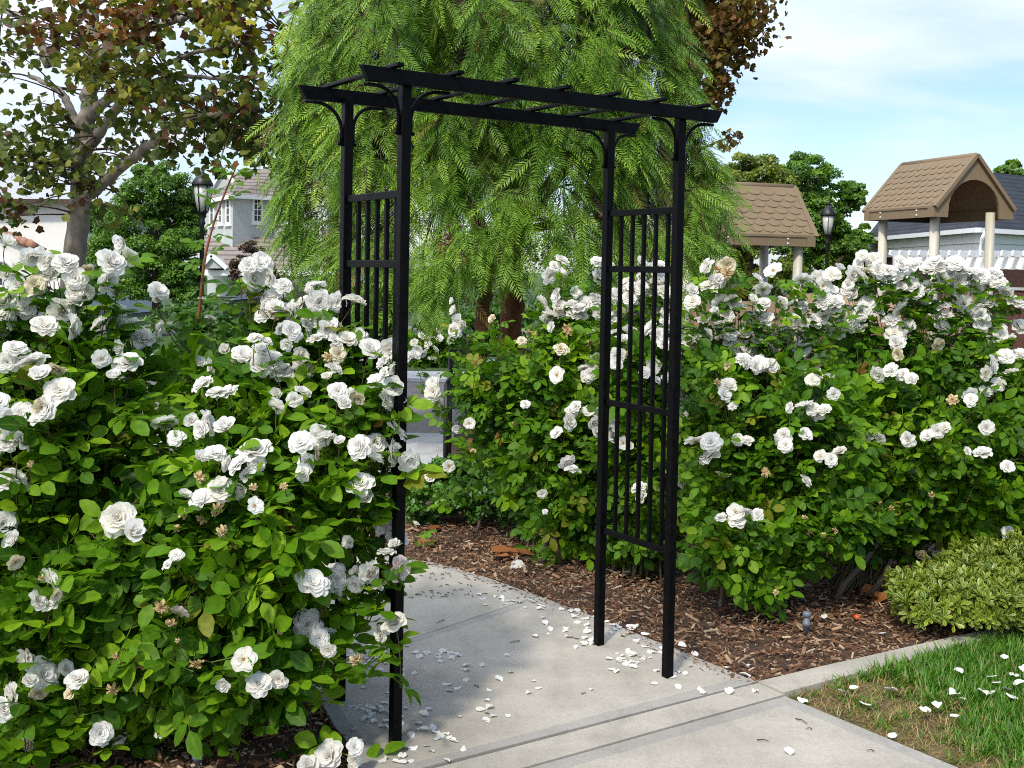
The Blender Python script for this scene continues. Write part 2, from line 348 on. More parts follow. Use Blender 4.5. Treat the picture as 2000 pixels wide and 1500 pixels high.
# the concrete path under the arch, its joints and trowelled borders
def inset(pl, d):
    """offset an open 2-d polyline to its left by d"""
    pl = np.asarray(pl, float); t = unit(np.gradient(pl, axis=0)); return pl + np.stack([-t[:, 1], t[:, 0]], 1) * d
redge = np.array([G(*p)[:2] for p in ((1478, 1332), (1400, 1300), (1280, 1252), (1160, 1204), (1052, 1164))])
redge2 = np.array([G(*p)[:2] for p in ((1052, 1164), (940, 1124), (870, 1103), (816, 1092))] + [(-.9, 6.0), (-1.6, 5.95), (-2.6, 5.7), (-4.5, 5.1)])
ledge = np.array([G(*p)[:2] for p in ((706, 1530), (690, 1462), (655, 1420), (628, 1370), (590, 1318))])
ledge2 = np.array([ledge[-1], (-.95, 4.32), (-1.4, 4.5), (-2.2, 4.5), (-3.0, 4.25), (-4.7, 3.7)])
a0, a1 = G(1478, 1332)[:2], G(700, 1536)[:2]                 # end joint of the path slab
dirk = unit(a0 - a1)
def slab(name, left, right, mat_in, border, z=0, gap=.004, end_border=(1, 1)):
    """slab between two polylines running the same way, with a trowelled margin"""
    left, right = np.asarray(left), np.asarray(right); n = 14
    def res(pl):
        d = np.concatenate([[0], np.cumsum(np.linalg.norm(np.diff(pl, axis=0), axis=1))]); t = np.linspace(0, d[-1], n)
        return np.stack([np.interp(t, d, pl[:, 0]), np.interp(t, d, pl[:, 1])], 1), d[-1]
    L_, l1 = res(left); R_, l2 = res(right); ln = (l1 + l2) / 2
    ts = np.linspace(0, 1, n); bt = min(.45, border / ln)
    ts2 = np.unique(np.concatenate([ts, [bt * end_border[0], 1 - bt * end_border[1], .5 * gap / ln, 1 - .5 * gap / ln]]))
    ts2 = ts2[(ts2 >= .5 * gap / ln - 1e-9) & (ts2 <= 1 - .5 * gap / ln + 1e-9)]
    V, Q, mi = [], [], []
    for t in ts2:
        pl = np.array([np.interp(t, ts, L_[:, 0]), np.interp(t, ts, L_[:, 1])]); pr_ = np.array([np.interp(t, ts, R_[:, 0]), np.interp(t, ts, R_[:, 1])])
        wd = np.linalg.norm(pr_ - pl); u = (pr_ - pl) / wd
        for k in (0, border, wd - border, wd): p_ = pl + u * k; V.append((p_[0], p_[1], z))
    m = len(ts2)
    for i in range(m - 1):
        tm = (ts2[i] + ts2[i + 1]) / 2; edge = (tm < bt and end_border[0]) or (tm > 1 - bt and end_border[1])
        for k in range(3):
            Q.append((i * 4 + k, i * 4 + k + 1, i * 4 + k + 5, i * 4 + k + 4)); mi.append(1 if (k != 1 or edge) else 0)
    o = len(V); V += [(x, y, z - .11) for x, y, _ in V[:o]]
    ring = [0, 1, 2, 3] + [i * 4 + 3 for i in range(1, m)] + [(m - 1) * 4 + k for k in (2, 1, 0)] + [i * 4 for i in range(m - 2, 0, -1)]
    for i in range(len(ring)):
        a, b = ring[i], ring[(i + 1) % len(ring)]; Q.append((b, a, a + o, b + o)); mi.append(1)
    me = bpy.data.meshes.new(name); me.from_pydata(V, [], Q); me.materials.append(mat_in); me.materials.append(M['trowel']); me.polygons.foreach_set('material_index', mi); me.update()
    return tag(link(name, me), kind='structure')
slab('path_slab', ledge, redge, M['concrete'], .055)
slab('path_slab', ledge2, redge2, M['concrete'], .055, end_border=(0, 1))
# flush kerb strip (front strip runs on as mowing kerb to the right)
b0, b1 = G(1531, 1357)[:2], G(1020, 1500)[:2]
db = unit(b0 - b1)
ka0, ka1 = a0 + dirk * 0, a0 - dirk * 3.2
sheet('kerb_strip', [ka1 + (0.004, -.006), ka0 + (0.004, -.006), b0 + (-.002, .003), b0 - db * 3.2 + (-.002, .003)], -.001, M['concrete'], thick=.12)
k1 = [a0 + (.004, -.002)] + [G(x, y)[:2] for x, y in ((1600, 1304), (1720, 1277), (1860, 1245))] + [(2.75, 5.16), (4.5, 6.1)]
k2 = [G(x, y)[:2] for x, y in ((1532, 1354), (1640, 1325), (1740, 1300), (1880, 1262))] + [(2.8, 5.05), (4.56, 5.98)]
k1, k2 = np.array([np.asarray(q)[:2] for q in k1]), np.array([np.asarray(q)[:2] for q in k2])
sheet('kerb', list(k1) + list(k2)[::-1], .004, M['concrete'], thick=.13)
# front pavement
c0 = b0 + np.array((.002, -.006)); c1 = np.array(G(1876, 1500)[:2]); dc = unit(c1 - c0)
slab('pavement', [c0 - db * 3.2, c0 - db * 3.2 + dc * 3.0], [c0, c0 + dc * 3.0], M['concrete'], .062, z=-.002)
# lawn on the right, soil showing at its edge
lawn_pts = [c0 + (.012, .012)] + [p + (.0, -.01) for p in k2[1:]] + [np.array((9., 6.5)), np.array((9., 1)), c0 + dc * 3 + (.02, 0)]
M['turf'] = solid('turf_soil', (.055, .040, .018, 1), (.19, .135, .06, 1), .95, 7, bump=.8, bscale=140)
sheet('lawn', lawn_pts, -.012, M['turf'])
# beyond the beds: paths, street, lawns (a street crosses behind the roses)
tag(sheet('tree_bed', [(-.52, 7.4), (1.7, 7.4), (1.7, 16.5), (-.52, 16.5)], -.03, M['soil']), kind='structure')
for nm, y0, y1, z, mt in (('back_path', 8.2, 10.6, -.03, 'paleconc'), ('street', 10.6, 15.4, -.034, 'asphalt'), ('far_pavement', 15.4, 16.5, .02, 'paleconc'), ('far_lawn', 16.5, 18.2, 0, 'lawn'), ('far_path', 18.2, 19.1, .0, 'paleconc'), ('far_lawn', 19.1, 70, -.02, 'lawn')):
    rr = math.tan(ROLL) * 0
    sheet(nm, [(-60, y0), (1.7 if y0 > 16 else -.525, y0), (1.7 if y0 > 16 else -.525, y1), (-60, y1)], z, M[mt], thick=.05 if nm != 'street' else None)

# ------------------------------------------------------------------ bark mulch, grass blades, litter
def inpoly(p, poly):
    poly = np.asarray(poly); x, y = p[:, 0], p[:, 1]; c = np.zeros(len(p), bool); j = len(poly) - 1
    for i in range(len(poly)):
        xi, yi, xj, yj = *poly[i][:2], *poly[j][:2]
        c ^= ((yi > y) != (yj > y)) & (x < (xj - xi) * (y - yi) / (yj - yi + 1e-12) + xi); j = i
    return c
r = RS(11)
right_bed = [redge[0] + (.01, .01)] + [tuple(p) for p in redge[1:]] + [tuple(p) for p in redge2[1:4]] + [(-1.2, 6.05), (-1.2, 7.2), (1., 7.4), (3.4, 6.6), (3.0, 5.32), (2.0, 4.8)]
left_bed = [tuple(p) for p in ledge] + [(-.95, 4.3), (-1.6, 4.45), (-2.4, 4.4), (-2.4, 3.1), (-.5, 3.0)]
def fill(poly, n, r):
    lo, hi = np.min(poly, 0), np.max(poly, 0); p = r.uniform(lo, hi, size=(n * 4, 2)); p = p[inpoly(p, poly)]; return p[:n]
pts = np.concatenate([fill(np.array(right_bed), 27000, r), fill(np.array(left_bed), 8000, r)])
spill = np.concatenate([redge, redge2[1:4]]); t_ = r.uniform(0, len(spill) - 1.001, 260); i_ = t_.astype(int); sp0 = spill[i_] * (1 - (t_ - i_))[:, None] + spill[i_ + 1] * (t_ - i_)[:, None]
sp0 = sp0 + np.stack([-np.abs(r.normal(0, .035, 260)), -np.abs(r.normal(0, .02, 260))], 1); n_sp = len(sp0); pts = np.concatenate([pts, sp0])
n = len(pts)
ct = []
for i in range(5):
    q_ = RS(50 + i); tw = q_.uniform(-.25, .25)
    v = np.array([(-.5, -.5, 0), (.5, -.42, 0), (.4, .5, .0), (-.42, .46, 0), (-.45, -.45, 1), (.42, -.4, 1), (.36, .46, 1), (-.36, .4, 1)], float)
    v[:, 0] += tw * v[:, 1] * 2
    ct.append((v, [np.array([(4, 5, 6, 7), (0, 1, 5, 4), (1, 2, 6, 5), (2, 3, 7, 6), (3, 0, 4, 7)])], np.zeros((8, 2))))
Ln = np.exp(r.normal(-3.85, .5, n)); Wd = Ln * r.uniform(.10, .32, n); Th = r.uniform(.0015, .006, n)
ang = r.uniform(0, 2 * math.pi, n); tilt = r.normal(0, .28, n)
d = np.stack([np.cos(ang) * np.cos(tilt), np.sin(ang) * np.cos(tilt), np.sin(tilt)], 1)
nn = unit(np.stack([r.normal(0, .3, n), r.normal(0, .3, n), np.ones(n)], 1)); Mx = frames(d, nn)
Mx = Mx * np.stack([Wd, Ln, Th], 1)[:, None, :]
T = np.stack([pts[:, 0], pts[:, 1], -.024 + np.abs(r.normal(0, .012, n))], 1); T[-n_sp:, 2] = .001; Mx[-n_sp:] *= .6
V, Fq, A = scatter(ct, T, Mx, np.ones(n), r.uniform(0, 1, n), odd=np.clip(.5 + .35 * np.sin(pts[:, 0] * 2.2) + .3 * r.normal(size=n), 0, 1))
mm_, nt, ns, ls = newmat('bark_chip'); ou = N(ns, 'ShaderNodeOutputMaterial'); b = N(ns, 'ShaderNodeBsdfPrincipled', Roughness=.9)
at = N(ns, 'ShaderNodeAttribute', attribute_name='leaf'); sp = N(ns, 'ShaderNodeSeparateColor'); ls.new(at.outputs['Color'], sp.inputs[0])
rp = ramp(ns, [(0, (.045, .022, .012, 1)), (.35, (.125, .056, .026, 1)), (.65, (.20, .105, .052, 1)), (.86, (.32, .21, .125, 1)), (1, (.48, .37, .255, 1))]); ls.new(sp.outputs[0], rp.inputs[0])
tcn = N(ns, 'ShaderNodeTexCoord'); gz = N(ns, 'ShaderNodeTexNoise', Scale=160, Detail=3); ls.new(tcn.outputs['Object'], gz.inputs[0])
mg = N(ns, 'ShaderNodeMix', data_type='RGBA', blend_type='MULTIPLY'); mg.inputs[0].default_value = .6; ls.new(rp.outputs[0], mg.inputs[6]); ls.new(gz.outputs[0], mg.inputs[7])
mg2 = N(ns, 'ShaderNodeMix', data_type='RGBA', blend_type='ADD'); mg2.inputs[0].default_value = .35; ls.new(mg.outputs[2], mg2.inputs[6]); ls.new(rp.outputs[0], mg2.inputs[7])
ls.new(mg2.outputs[2], b.inputs['Base Color']); ls.new(b.outputs[0], ou.inputs[0])
tag(link('bark_mulch', mesh_np('bark_mulch', V, Fq, mm_, A, smooth=False)), 'loose brown bark chip mulch covering the planting beds', 'mulch', kind='stuff')

# grass
M['grass'] = leafmat('grass_blade', [(0, (.04, .11, .006, 1)), (.5, (.085, .23, .010, 1)), (1, (.16, .34, .02, 1))], odd=[(.5, (.38, .27, .12, 1))], trans=.3, rough=.5)
def blade(seed):
    q_ = RS(seed); c = q_.uniform(.1, .6); v, f, a = strip(1, .045, c, .3, st=(0, .5, 1), prof=(1, .8, .08)); return v, [f], a
r = RS(12)
lp = np.array([lawn_pts[0]] + [k2[1] + (0, -.01), k2[2] + (0, -.01), k2[3] + (0, -.01), k2[4] + (0, -.01)] + [np.array((2.9, 3.2)), c0 + dc * 1.05 + (.01, 0)])
pts = fill(lp, 42000, r)
bare = np.array([G(*p)[:2] for p in ((1600, 1350), (1690, 1345), (1740, 1370), (1760, 1420), (1850, 1470), (1680, 1400), (1640, 1375), (1900, 1500), (1800, 1440), (1720, 1440), (1790, 1490), (1820, 1400))])
dist = np.min(np.linalg.norm((pts[:, None] - bare[None]) * (1, .8), axis=2), 1) + .05 * np.sin(pts[:, 0] * 23 + 3 * np.sin(pts[:, 1] * 17)) + .02 * r.normal(size=len(pts))
dry = np.clip(1 - (dist - .04) / .14, 0, 1)
keep = r.uniform(size=len(pts)) > dry * .55; pts, dry = pts[keep], dry[keep]; n = len(pts)
az = r.uniform(0, 2 * math.pi, n); lean = np.abs(r.normal(.35, .3, n)) + dry * .55
d = np.stack([np.cos(az) * np.sin(lean), np.sin(az) * np.sin(lean), np.cos(lean)], 1); nn = np.stack([-np.cos(az) * np.cos(lean), -np.sin(az) * np.cos(lean), np.sin(lean)], 1)
V, Fq, A = scatter([blade(i) for i in range(5)], np.stack([pts[:, 0], pts[:, 1], np.full(n, -.012)], 1), frames(d, nn), r.uniform(.032, .078, n) * (1 - .45 * dry), np.clip(r.normal(.45, .22, n), 0, 1), (r.uniform(size=n) < .04 + dry * .8) * 1.0)
tag(link('grass', mesh_np('grass', V, Fq, M['grass'], A)), 'short green grass with a dry straw-coloured patch beside the pavement', 'grass', kind='stuff')

# ------------------------------------------------------------------ the black metal arch
bk, nt, ns, ls = newmat('black_powder_coat'); ou = N(ns, 'ShaderNodeOutputMaterial'); b = N(ns, 'ShaderNodeBsdfPrincipled', Roughness=.36); b.inputs['Specular IOR Level'].default_value = .1
tcn = N(ns, 'ShaderNodeTexCoord'); gz = N(ns, 'ShaderNodeTexNoise', Scale=35, Detail=5); ls.new(tcn.outputs['Object'], gz.inputs[0])
rp = ramp(ns, [(.35, (.0012, .0012, .0018, 1)), (.7, (.003, .0028, .0036, 1))]); ls.new(gz.outputs[0], rp.inputs[0]); ls.new(rp.outputs[0], b.inputs['Base Color'])
rr_ = ramp(ns, [(.3, (.3, .3, .3, 1)), (.75, (.55, .55, .55, 1))]); ls.new(gz.outputs[0], rr_.inputs[0]); ls.new(rr_.outputs[0], b.inputs['Roughness'])
gb = N(ns, 'ShaderNodeTexNoise', Scale=420, Detail=2); ls.new(tcn.outputs['Object'], gb.inputs[0]); bp = N(ns, 'ShaderNodeBump', Strength=.12, Distance=.002); ls.new(gb.outputs[0], bp.inputs['Height']); ls.new(bp.outputs[0], b.inputs['Normal'])
ls.new(b.outputs[0], ou.inputs[0]); M['black'] = bk
M['bolt'] = solid('zinc_bolt', (.55, .55, .55, 1), None, .35, metal=.9)
AO = np.array([-.353, 3.5565, 0]); AY = .5861
AX_, AY_, AZ_ = np.array([math.cos(AY), math.sin(AY), 0]), np.array([-math.sin(AY), math.cos(AY), 0]), np.array([0, 0, 1.])
W_, D_ = 1.168, .4248
def al(x, y, z): return AO + AX_ * x + AY_ * y + AZ_ * z
arch = empty('garden_arch', AO, 'tall black metal garden arch with slatted flat top standing over the concrete path', 'garden arch')
def abox(mb, lo, hi): mb.frame(AO, AX_, AY_, AZ_, lo, hi)
h = .0165
for x in (0, W_):
    for y, zt in ((0, 2.15), (D_, 2.135)):
        mb = MB(); abox(mb, (x - h, y - h, 0), (x + h, y + h, zt)); mb.build('post', bk, arch, bevel=.0025)
for y in (-h - .013, D_ + h + .013):
    mb = MB(); z0, z1 = 2.118, 2.165
    for e in (0,):
        pr_ = [(-.172, z1), (W_ + .178, z1), (W_ + .152, z0), (-.146, z0)]
        mb.prism([al(x, y - .0125, z) for x, z in pr_], AY_ * .025)
    mb.build('beam', bk, arch, bevel=.002)
for i in range(7):
    x = -.06 + .215 * i; mb = MB(); abox(mb, (x - .0125, -.085, 2.1655), (x + .0125, D_ + .085, 2.1775)); mb.build('rafter', bk, arch, bevel=.002)
for x in (0, W_):
    for y, yo in ((0, -h - .013), (D_, D_ + h + .013)):
        for sgn in (-1, 1):
            t = np.linspace(0, math.pi / 2, 9); cx_, cz_ = x + sgn * (h + .085), 2.03
            ln = [al(x + sgn * (h + .006), y, 1.965), al(x + sgn * (h + .006), y, 2.0)] + [al(x + sgn * (h + .006 + .085 * (1 - math.cos(a))), y + (yo - y) * .6 * (a / 1.57), 2.02 + .09 * math.sin(a)) for a in t] + [al(x + sgn * (h + .135), y + (yo - y) * .6, 2.1115)]
            mb = MB(); mb.tube(ln, .0062, 8); br = mb.build('bracket', bk, arch)
            mb = MB(); p0 = al(x + sgn * (h + .012), y, 1.972); mb.tube([p0, p0 + AX_ * sgn * .006], .006, 8); mb.build('bolt', M['bolt'] if False else bk, br)
for x in (0, W_):
    for z in (.48, 1.01, 1.555, 1.78):
        mb = MB(); abox(mb, (x - .0075, h + .001, z - .0125), (x + .0075, D_ - h - .001, z + .0125)); mb.build('rail', bk, arch, bevel=.002)
    for k in range(5):
        y = D_ * (k + 1) / 6
        mb = MB(); abox(mb, (x + .008, y - .0075, .47), (x + .022, y + .0075, 1.795)); br = mb.build('bar', bk, arch, bevel=.0018)
        if x == 0:
            for z in (.48, 1.01, 1.555, 1.78): mb = MB(); mb.tube([al(x + .022, y, z), al(x + .0245, y, z)], [.0036, .002], 8); mb.build('screw', M['bolt'], br)
# ------------------------------------------------------------------ roses
M['rose_leaf'] = leafmat('rose_leaf', [(0, (.012, .045, .003, 1)), (.35, (.042, .125, .005, 1)), (.7, (.11, .25, .007, 1)), (1, (.22, .38, .012, 1))], odd=[(.975, (.20, .22, .02, 1)), (.996, (.20, .09, .03, 1))], vein=(.15, .23, .03, 1), trans=.34, rough=.5, spec=.2)
M['cane'] = solid('rose_cane', (.07, .085, .022, 1), (.11, .075, .035, 1), .6, 12)
M['old_cane'] = solid('old_cane', (.085, .062, .042, 1), (.16, .125, .09, 1), .85, 25, bump=.4)
M['red_cane'] = solid('red_cane', (.20, .05, .022, 1), (.25, .085, .03, 1), .5, 12)
M['petal'] = petalmat('white_petal', [(0, (.92, .905, .865, 1)), (.6, (.935, .92, .89, 1)), (.9, (.92, .89, .80, 1)), (1, (.90, .85, .82, 1))], .5)
M['blush'] = petalmat('blush_petal', [(0, (.78, .66, .64, 1)), (1, (.80, .72, .69, 1))])
M['cream'] = petalmat('cream_petal', [(0, (.74, .66, .46, 1)), (1, (.80, .75, .60, 1))])
M['wilt'] = petalmat('withered_petal', [(0, (.52, .36, .17, 1)), (1, (.72, .58, .34, 1))], .2)
M['stamen'] = solid('stamen', (.65, .42, .04, 1), (.5, .25, .02, 1), .7, 40)
M['calyx'] = solid('calyx', (.06, .13, .02, 1), (.1, .16, .03, 1), .6, 20)

def petal(r, L, W, a0, a1, az, ruf=.06, cup=.35, nv=5, nu=5, z0=0, droop=0):
    """one petal; a0/a1: angle from the axis at base and tip"""
    V, A = [], []; s_ = np.linspace(0, 1, nv); prof = np.array([.22, .68, .98, .98, .62])[:nv] if nv == 5 else np.interp(s_, [0, .25, .5, .8, 1], [.22, .68, .98, .95, .55])
    rad = .03; z = z0; pos = []
    for i in range(nv):
        if i:
            an = a0 + (a1 - a0) * (s_[i - 1] + s_[i]) / 2 + droop * s_[i] ** 2; dl = L / (nv - 1); rad += math.sin(an) * dl; z += math.cos(an) * dl
        pos.append((rad, z, a0 + (a1 - a0) * s_[i] + droop * s_[i] ** 2))
    ph = r.uniform(0, 6.28)
    for i in range(nv):
        for k in range(nu):
            u = -1 + 2 * k / (nu - 1); rd, zz_, an = pos[i]
            hw = W * prof[i] * (1 if abs(u) < .9 else .96); n_out = np.array([math.cos(an), -math.sin(an)])      # outward normal in (r,z)
            lift = -cup * W * u * u * (1 - .35 * s_[i]) + ruf * s_[i] ** 1.5 * math.sin(ph + u * 3.1 + s_[i] * 2) + r.normal(0, ruf * .22) * s_[i]
            tipcurve = -.10 * L * (u * u) * (s_[i] ** 3)
            rr_ = rd + n_out[0] * lift + math.sin(an) * tipcurve; z_ = zz_ + n_out[1] * lift + math.cos(an) * tipcurve
            c, s2 = math.cos(az), math.sin(az); x_ = u * hw
            V.append((rr_ * c - x_ * s2, rr_ * s2 + x_ * c, z_)); A.append((r.uniform(), s_[i]))
    F_ = [(i * nu + k, i * nu + k + 1, (i + 1) * nu + k + 1, (i + 1) * nu + k) for i in range(nv - 1) for k in range(nu - 1)]
    return np.array(V), np.array(F_), np.array(A)
def bloom_mesh(name, kind, seed):
    r = RS(seed); parts = []; D = math.radians
    if kind == 'full':
        wh = [(8, .98, .43, 62, 92, .00), (8, .90, .40, 50, 76, .03), (7, .78, .35, 38, 62, .05), (7, .64, .29, 26, 46, .07), (6, .5, .22, 12, 30, .09), (4, .38, .16, 0, 10, .10)]
    elif kind == 'loose':
        wh = [(8, 1.0, .44, 66, 96, .00), (7, .88, .41, 54, 82, .03), (7, .72, .34, 40, 68, .05), (6, .55, .26, 26, 54, .07), (4, .38, .18, 8, 34, .08)]
    elif kind == 'open':
        wh = [(6, 1.0, .46, 70, 92, .00), (6, .9, .42, 62, 84, .04), (3, .5, .2, 50, 70, .06)]
    elif kind == 'half':
        wh = [(6, .95, .40, 40, 66, .00), (6, .88, .36, 26, 42, .03), (5, .8, .3, 10, 22, .05), (4, .7, .22, 0, 6, .06)]
    elif kind == 'bud':
        wh = [(4, .95, .34, 12, 8, .0), (4, .9, .26, 4, -4, .02), (4, .6, .3, 30, 60, -.02)]
    else:                                                                             # withered
        wh = [(6, .9, .30, 80, 118, .0), (6, .8, .28, 50, 95, .04), (6, .6, .22, 20, 60, .06), (4, .5, .16, 0, 20, .06)]
    for wi, (n, L, W, b0_, b1_, z0) in enumerate(wh):
        o = r.uniform(0, 6.28)
        for i in range(n):
            jit = 10 if kind != 'wilt' else 28
            parts.append(petal(r, L * r.uniform(.86, 1.08), W * r.uniform(.88, 1.14) * (.8 if kind == 'wilt' else 1), D(b0_ + r.normal(0, jit * .5)), D(b1_ + r.normal(0, jit)), o + 6.283 * i / n + r.normal(0, .16), ruf=.05 if kind != 'wilt' else .13, cup=.32 if kind != 'wilt' else .7, z0=z0, droop=(.25 if wi == 0 and kind in ('loose', 'full') else 0) + (.7 * r.uniform() if kind == 'wilt' else 0)))
    V, Fq, A = join_t(parts); at = np.zeros((len(V), 4)); at[:, 0] = A[:, 0]; at[:, 1] = A[:, 1]; nf = len(Fq[0]); Q = Fq[0]; mi = np.zeros(nf, int)
    ex = MB(); ex.lathe((0, 0, -.16), [(.05, 0), (.11, .06), (.12, .13), (.05, .18)], 8)
    for k in range(5):
        a = 1.2566 * k + .3; c, s_ = math.cos(a), math.sin(a)
        ex.add([(c * .08 - s_ * .07, s_ * .08 + c * .07, -.03), (c * .08 + s_ * .07, s_ * .08 - c * .07, -.03), (c * .42, s_ * .42, -.12)], [(0, 1, 2)])
    st = MB()
    if kind in ('open', 'wilt'):
        for k in range(34):
            a, q_ = r.uniform(0, 6.28), r.uniform(.02, .2); p0 = np.array([q_ * .3 * math.cos(a), q_ * .3 * math.sin(a), .06]); p1 = np.array([q_ * math.cos(a), q_ * math.sin(a), .22 + r.uniform(0, .06)])
            st.tube([p0, p1, p1 + (0, 0, .02)], [.008, .008, .022], 4)
        st.lathe((0, 0, .05), [(.09, 0), (.08, .08), (.02, .12)], 8)
    polys = {4: [Q]}; mis = {4: [mi]}; Vs = [V]; o = len(V)
    for mb, m in ((ex, 1), (st, 2)):
        if not mb.v: continue
        for f in mb.f: polys.setdefault(len(f), []).append(np.array([f]) + o); mis.setdefault(len(f), []).append([m])
        Vs.append(np.array(mb.v)); o += len(mb.v)
    V = np.concatenate(Vs); at = np.concatenate([at, np.tile([.5, 1, 0, 0], (len(V) - len(at), 1))])
    pm = M['wilt'] if kind == 'wilt' else (M['cream'] if name.startswith('cream') else M['blush'] if name.startswith('blush') else M['petal'])
    me = mesh_np(name, V, [np.concatenate(v) for v in polys.values()], [pm, M['calyx'], M['stamen']], at, np.concatenate([np.concatenate(v) for v in mis.values()]))
    return me
BL = {'f': [bloom_mesh('bloom', 'full', 10 + i) for i in range(4)] + [bloom_mesh('bloom', 'loose', 20 + i) for i in range(4)],
      'o': [bloom_mesh('open_bloom', 'open', 30 + i) for i in range(3)], 'h': [bloom_mesh('half_bloom', 'half', 40 + i) for i in range(2)],
      'b': [bloom_mesh('bud', 'bud', 50)], 'c': [bloom_mesh('cream_bloom', 'loose', 60 + i) for i in range(2)] + [bloom_mesh('cream_bloom', 'wilt', 66)],
      'p': [bloom_mesh('blush_bloom', 'loose', 70 + i) for i in range(2)], 'w': [bloom_mesh('withered_bloom', 'wilt', 80 + i) for i in range(3)]}
BNAME = {'f': 'bloom', 'o': 'open_bloom', 'h': 'half_open_bloom', 'b': 'bud', 'c': 'cream_bloom', 'p': 'blush_bloom', 'w': 'withered_bloom'}

def ell_hit(px, py, ells):
    d = ray(px, py); best = None
    for c, R_ in ells:
        o = (EYE - c) / R_; dd = d / R_; a = dd @ dd; b = o @ dd; cc = o @ o - 1; di = b * b - a * cc
        if di > 0:
            t = (-b - math.sqrt(di)) / a
            if best is None or t < best: best = t
    if best is None:                                     # beside the body of the bush: depth of the nearest lobe
        q_ = min(ells, key=lambda e: np.linalg.norm(np.cross(d / np.linalg.norm(d), e[0] - EYE)) - min(e[1]) * .5); best = q_[0][1] / d[1]
    return EYE + d * best
def parse(txt):
    out = []
    for tok in txt.split():
        k = 'f'
        if tok[-1].isalpha(): k = tok[-1]; tok = tok[:-1]
        x, y, s_ = map(float, tok.split(',')); out.append((x, y, s_, k))
    return out
CLAIM = []
def rose_bush(label, base, ells, blooms, shoots, seed, leaf=1.0, stems_px=(), extra=None, thick=3, old=6, inner=.25, group='white rose bushes around the arch', tint=0, up=0):
    r = RS(seed); base = np.array(base, float)
    root = empty('rose_bush', base, label, 'rose bush', group)
    qb = RS(seed + 50); nb_ = sum(b[3] == 'f' for b in blooms); more = []
    for x, y, s_, k in blooms:                       # blooms come in trusses: a neighbour beside many of them
        if k == 'f' and s_ > 27 and nb_ + sum(q[3] == 'f' for q in more) < 99 and qb.uniform() < .8:
            a = qb.uniform(0, 6.28); more.append((x + .72 * s_ * math.cos(a), y + .6 * s_ * math.sin(a), s_ * qb.uniform(.72, .98), 'f' if qb.uniform() < .68 else 'h'))
    blooms = list(blooms) + more
    E_ = [(P(x, y, D), np.array([a, b, c])) for x, y, D, a, b, c in ells]
    cen = np.mean([e[0] for e in E_], 0)
    wt = np.array([e[1][0] * e[1][2] + e[1][0] * e[1][1] for e in E_]); wt /= wt.sum()
    ch = r.choice(len(E_), shoots, p=wt); dirs = sample_dirs(r, shoots * 3)
    keep = (dirs[:, 1] < .25) | (r.uniform(size=len(dirs)) < .35); dirs = dirs[keep][:shoots]; shoots = len(dirs); ch = ch[:shoots]
    C_ = np.array([E_[i][0] for i in ch]); R_ = np.array([E_[i][1] for i in ch])
    rad = np.where(r.uniform(size=shoots) < inner, r.uniform(.35, .8, shoots), r.uniform(.82, 1.12, shoots))
    tip = C_ + dirs * R_ * rad[:, None]; tip[:, 2] = np.maximum(tip[:, 2], .06)
    bs = base + np.stack([r.normal(0, .07, shoots), r.normal(0, .06, shoots), np.full(shoots, -.02)], 1)
    ctl = bs * .45 + tip * .55; ctl[:, 2] = np.maximum(tip[:, 2] * .85, .25) + r.uniform(0, .22, shoots)
    ctl[:, :2] += (C_ - tip)[:, :2] * .25
    lines = bez(bs, ctl, tip, 14)
    # leaves along the outer part of each shoot
    T, Dv, Nv, rn = [], [], [], []
    seglen = np.linalg.norm(lines[:, -1] - lines[:, -3], axis=1) / 2
    nl = 7
    for k in range(nl):
        back = (k * .048 + r.uniform(0, .03, shoots)) * leaf
        t = 1 - np.minimum(.75, back / (np.maximum(seglen, .02) * 13)); fi = t * 13; i0 = np.clip(fi.astype(int), 0, 12); fr = (fi - i0)[:, None]
        ii = np.arange(shoots); pnt = lines[ii, i0] * (1 - fr) + lines[ii, i0 + 1] * fr; tg = unit(lines[ii, i0 + 1] - lines[ii, i0])
        rv = unit(np.cross(tg, r.normal(size=(shoots, 3)))); out_ = unit((pnt - cen) * (1, 1, .5))
        dv = unit(tg * r.uniform(.1, .6, (shoots, 1)) + rv * .75 + out_ * .45 + np.array([0, 0, -.12]) + r.normal(0, .15, (shoots, 3)))
        nv = unit(np.array([0, 0, .62]) + out_ * .5 + np.array([-.12, -.38, 0]) + r.normal(0, .33, (shoots, 3)))
        ok = pnt[:, 2] > .03
        T.append(pnt[ok]); Dv.append(dv[ok]); Nv.append(nv[ok]); rn.append(np.clip(.38 + tint + .2 * (k < 3) + r.normal(0, .22, shoots) + .12 * np.sin(pnt[:, 0] * 5 + pnt[:, 2] * 6), 0, 1)[ok])
    canes = [lines[: max(old * 6, shoots // 3)]]
    if extra: ex_l = extra(r); 
    T, Dv, Nv, rn = map(np.concatenate, (T, Dv, Nv, rn)); n = len(T)
    if extra:
        pass
    # blooms
    stems = []; cpos = []
    for i, (x, y, s_, k) in enumerate(blooms):
        q_ = RS(seed * 1000 + i); p = ell_hit(x, y, E_); d = unit(ray(x, y)); p = p - d * q_.uniform(.04, .12)
        depth = p[1]; rad_ = s_ / 2 * depth / F * (1.12 if k not in 'wb' else 1.3)
        out_ = unit((p - cen) * (1, 1, .4)); face = unit(-d * (.95 if k == 'o' else .72) + np.array([0, 0, .5]) + out_ * .2 + q_.normal(0, .3, 3) * (.6 if k == 'o' else 1))
        if k in 'wc' and q_.uniform() < .5: face = unit(face + np.array([0, 0, -.9]))
        if k == 'b': face = unit(np.array([q_.normal(0, .3), q_.normal(0, .2), 1]))
        me = BL[k][q_.randint(len(BL[k]))]
        o = bpy.data.objects.new(BNAME[k], me); COL.objects.link(o); o.parent = root
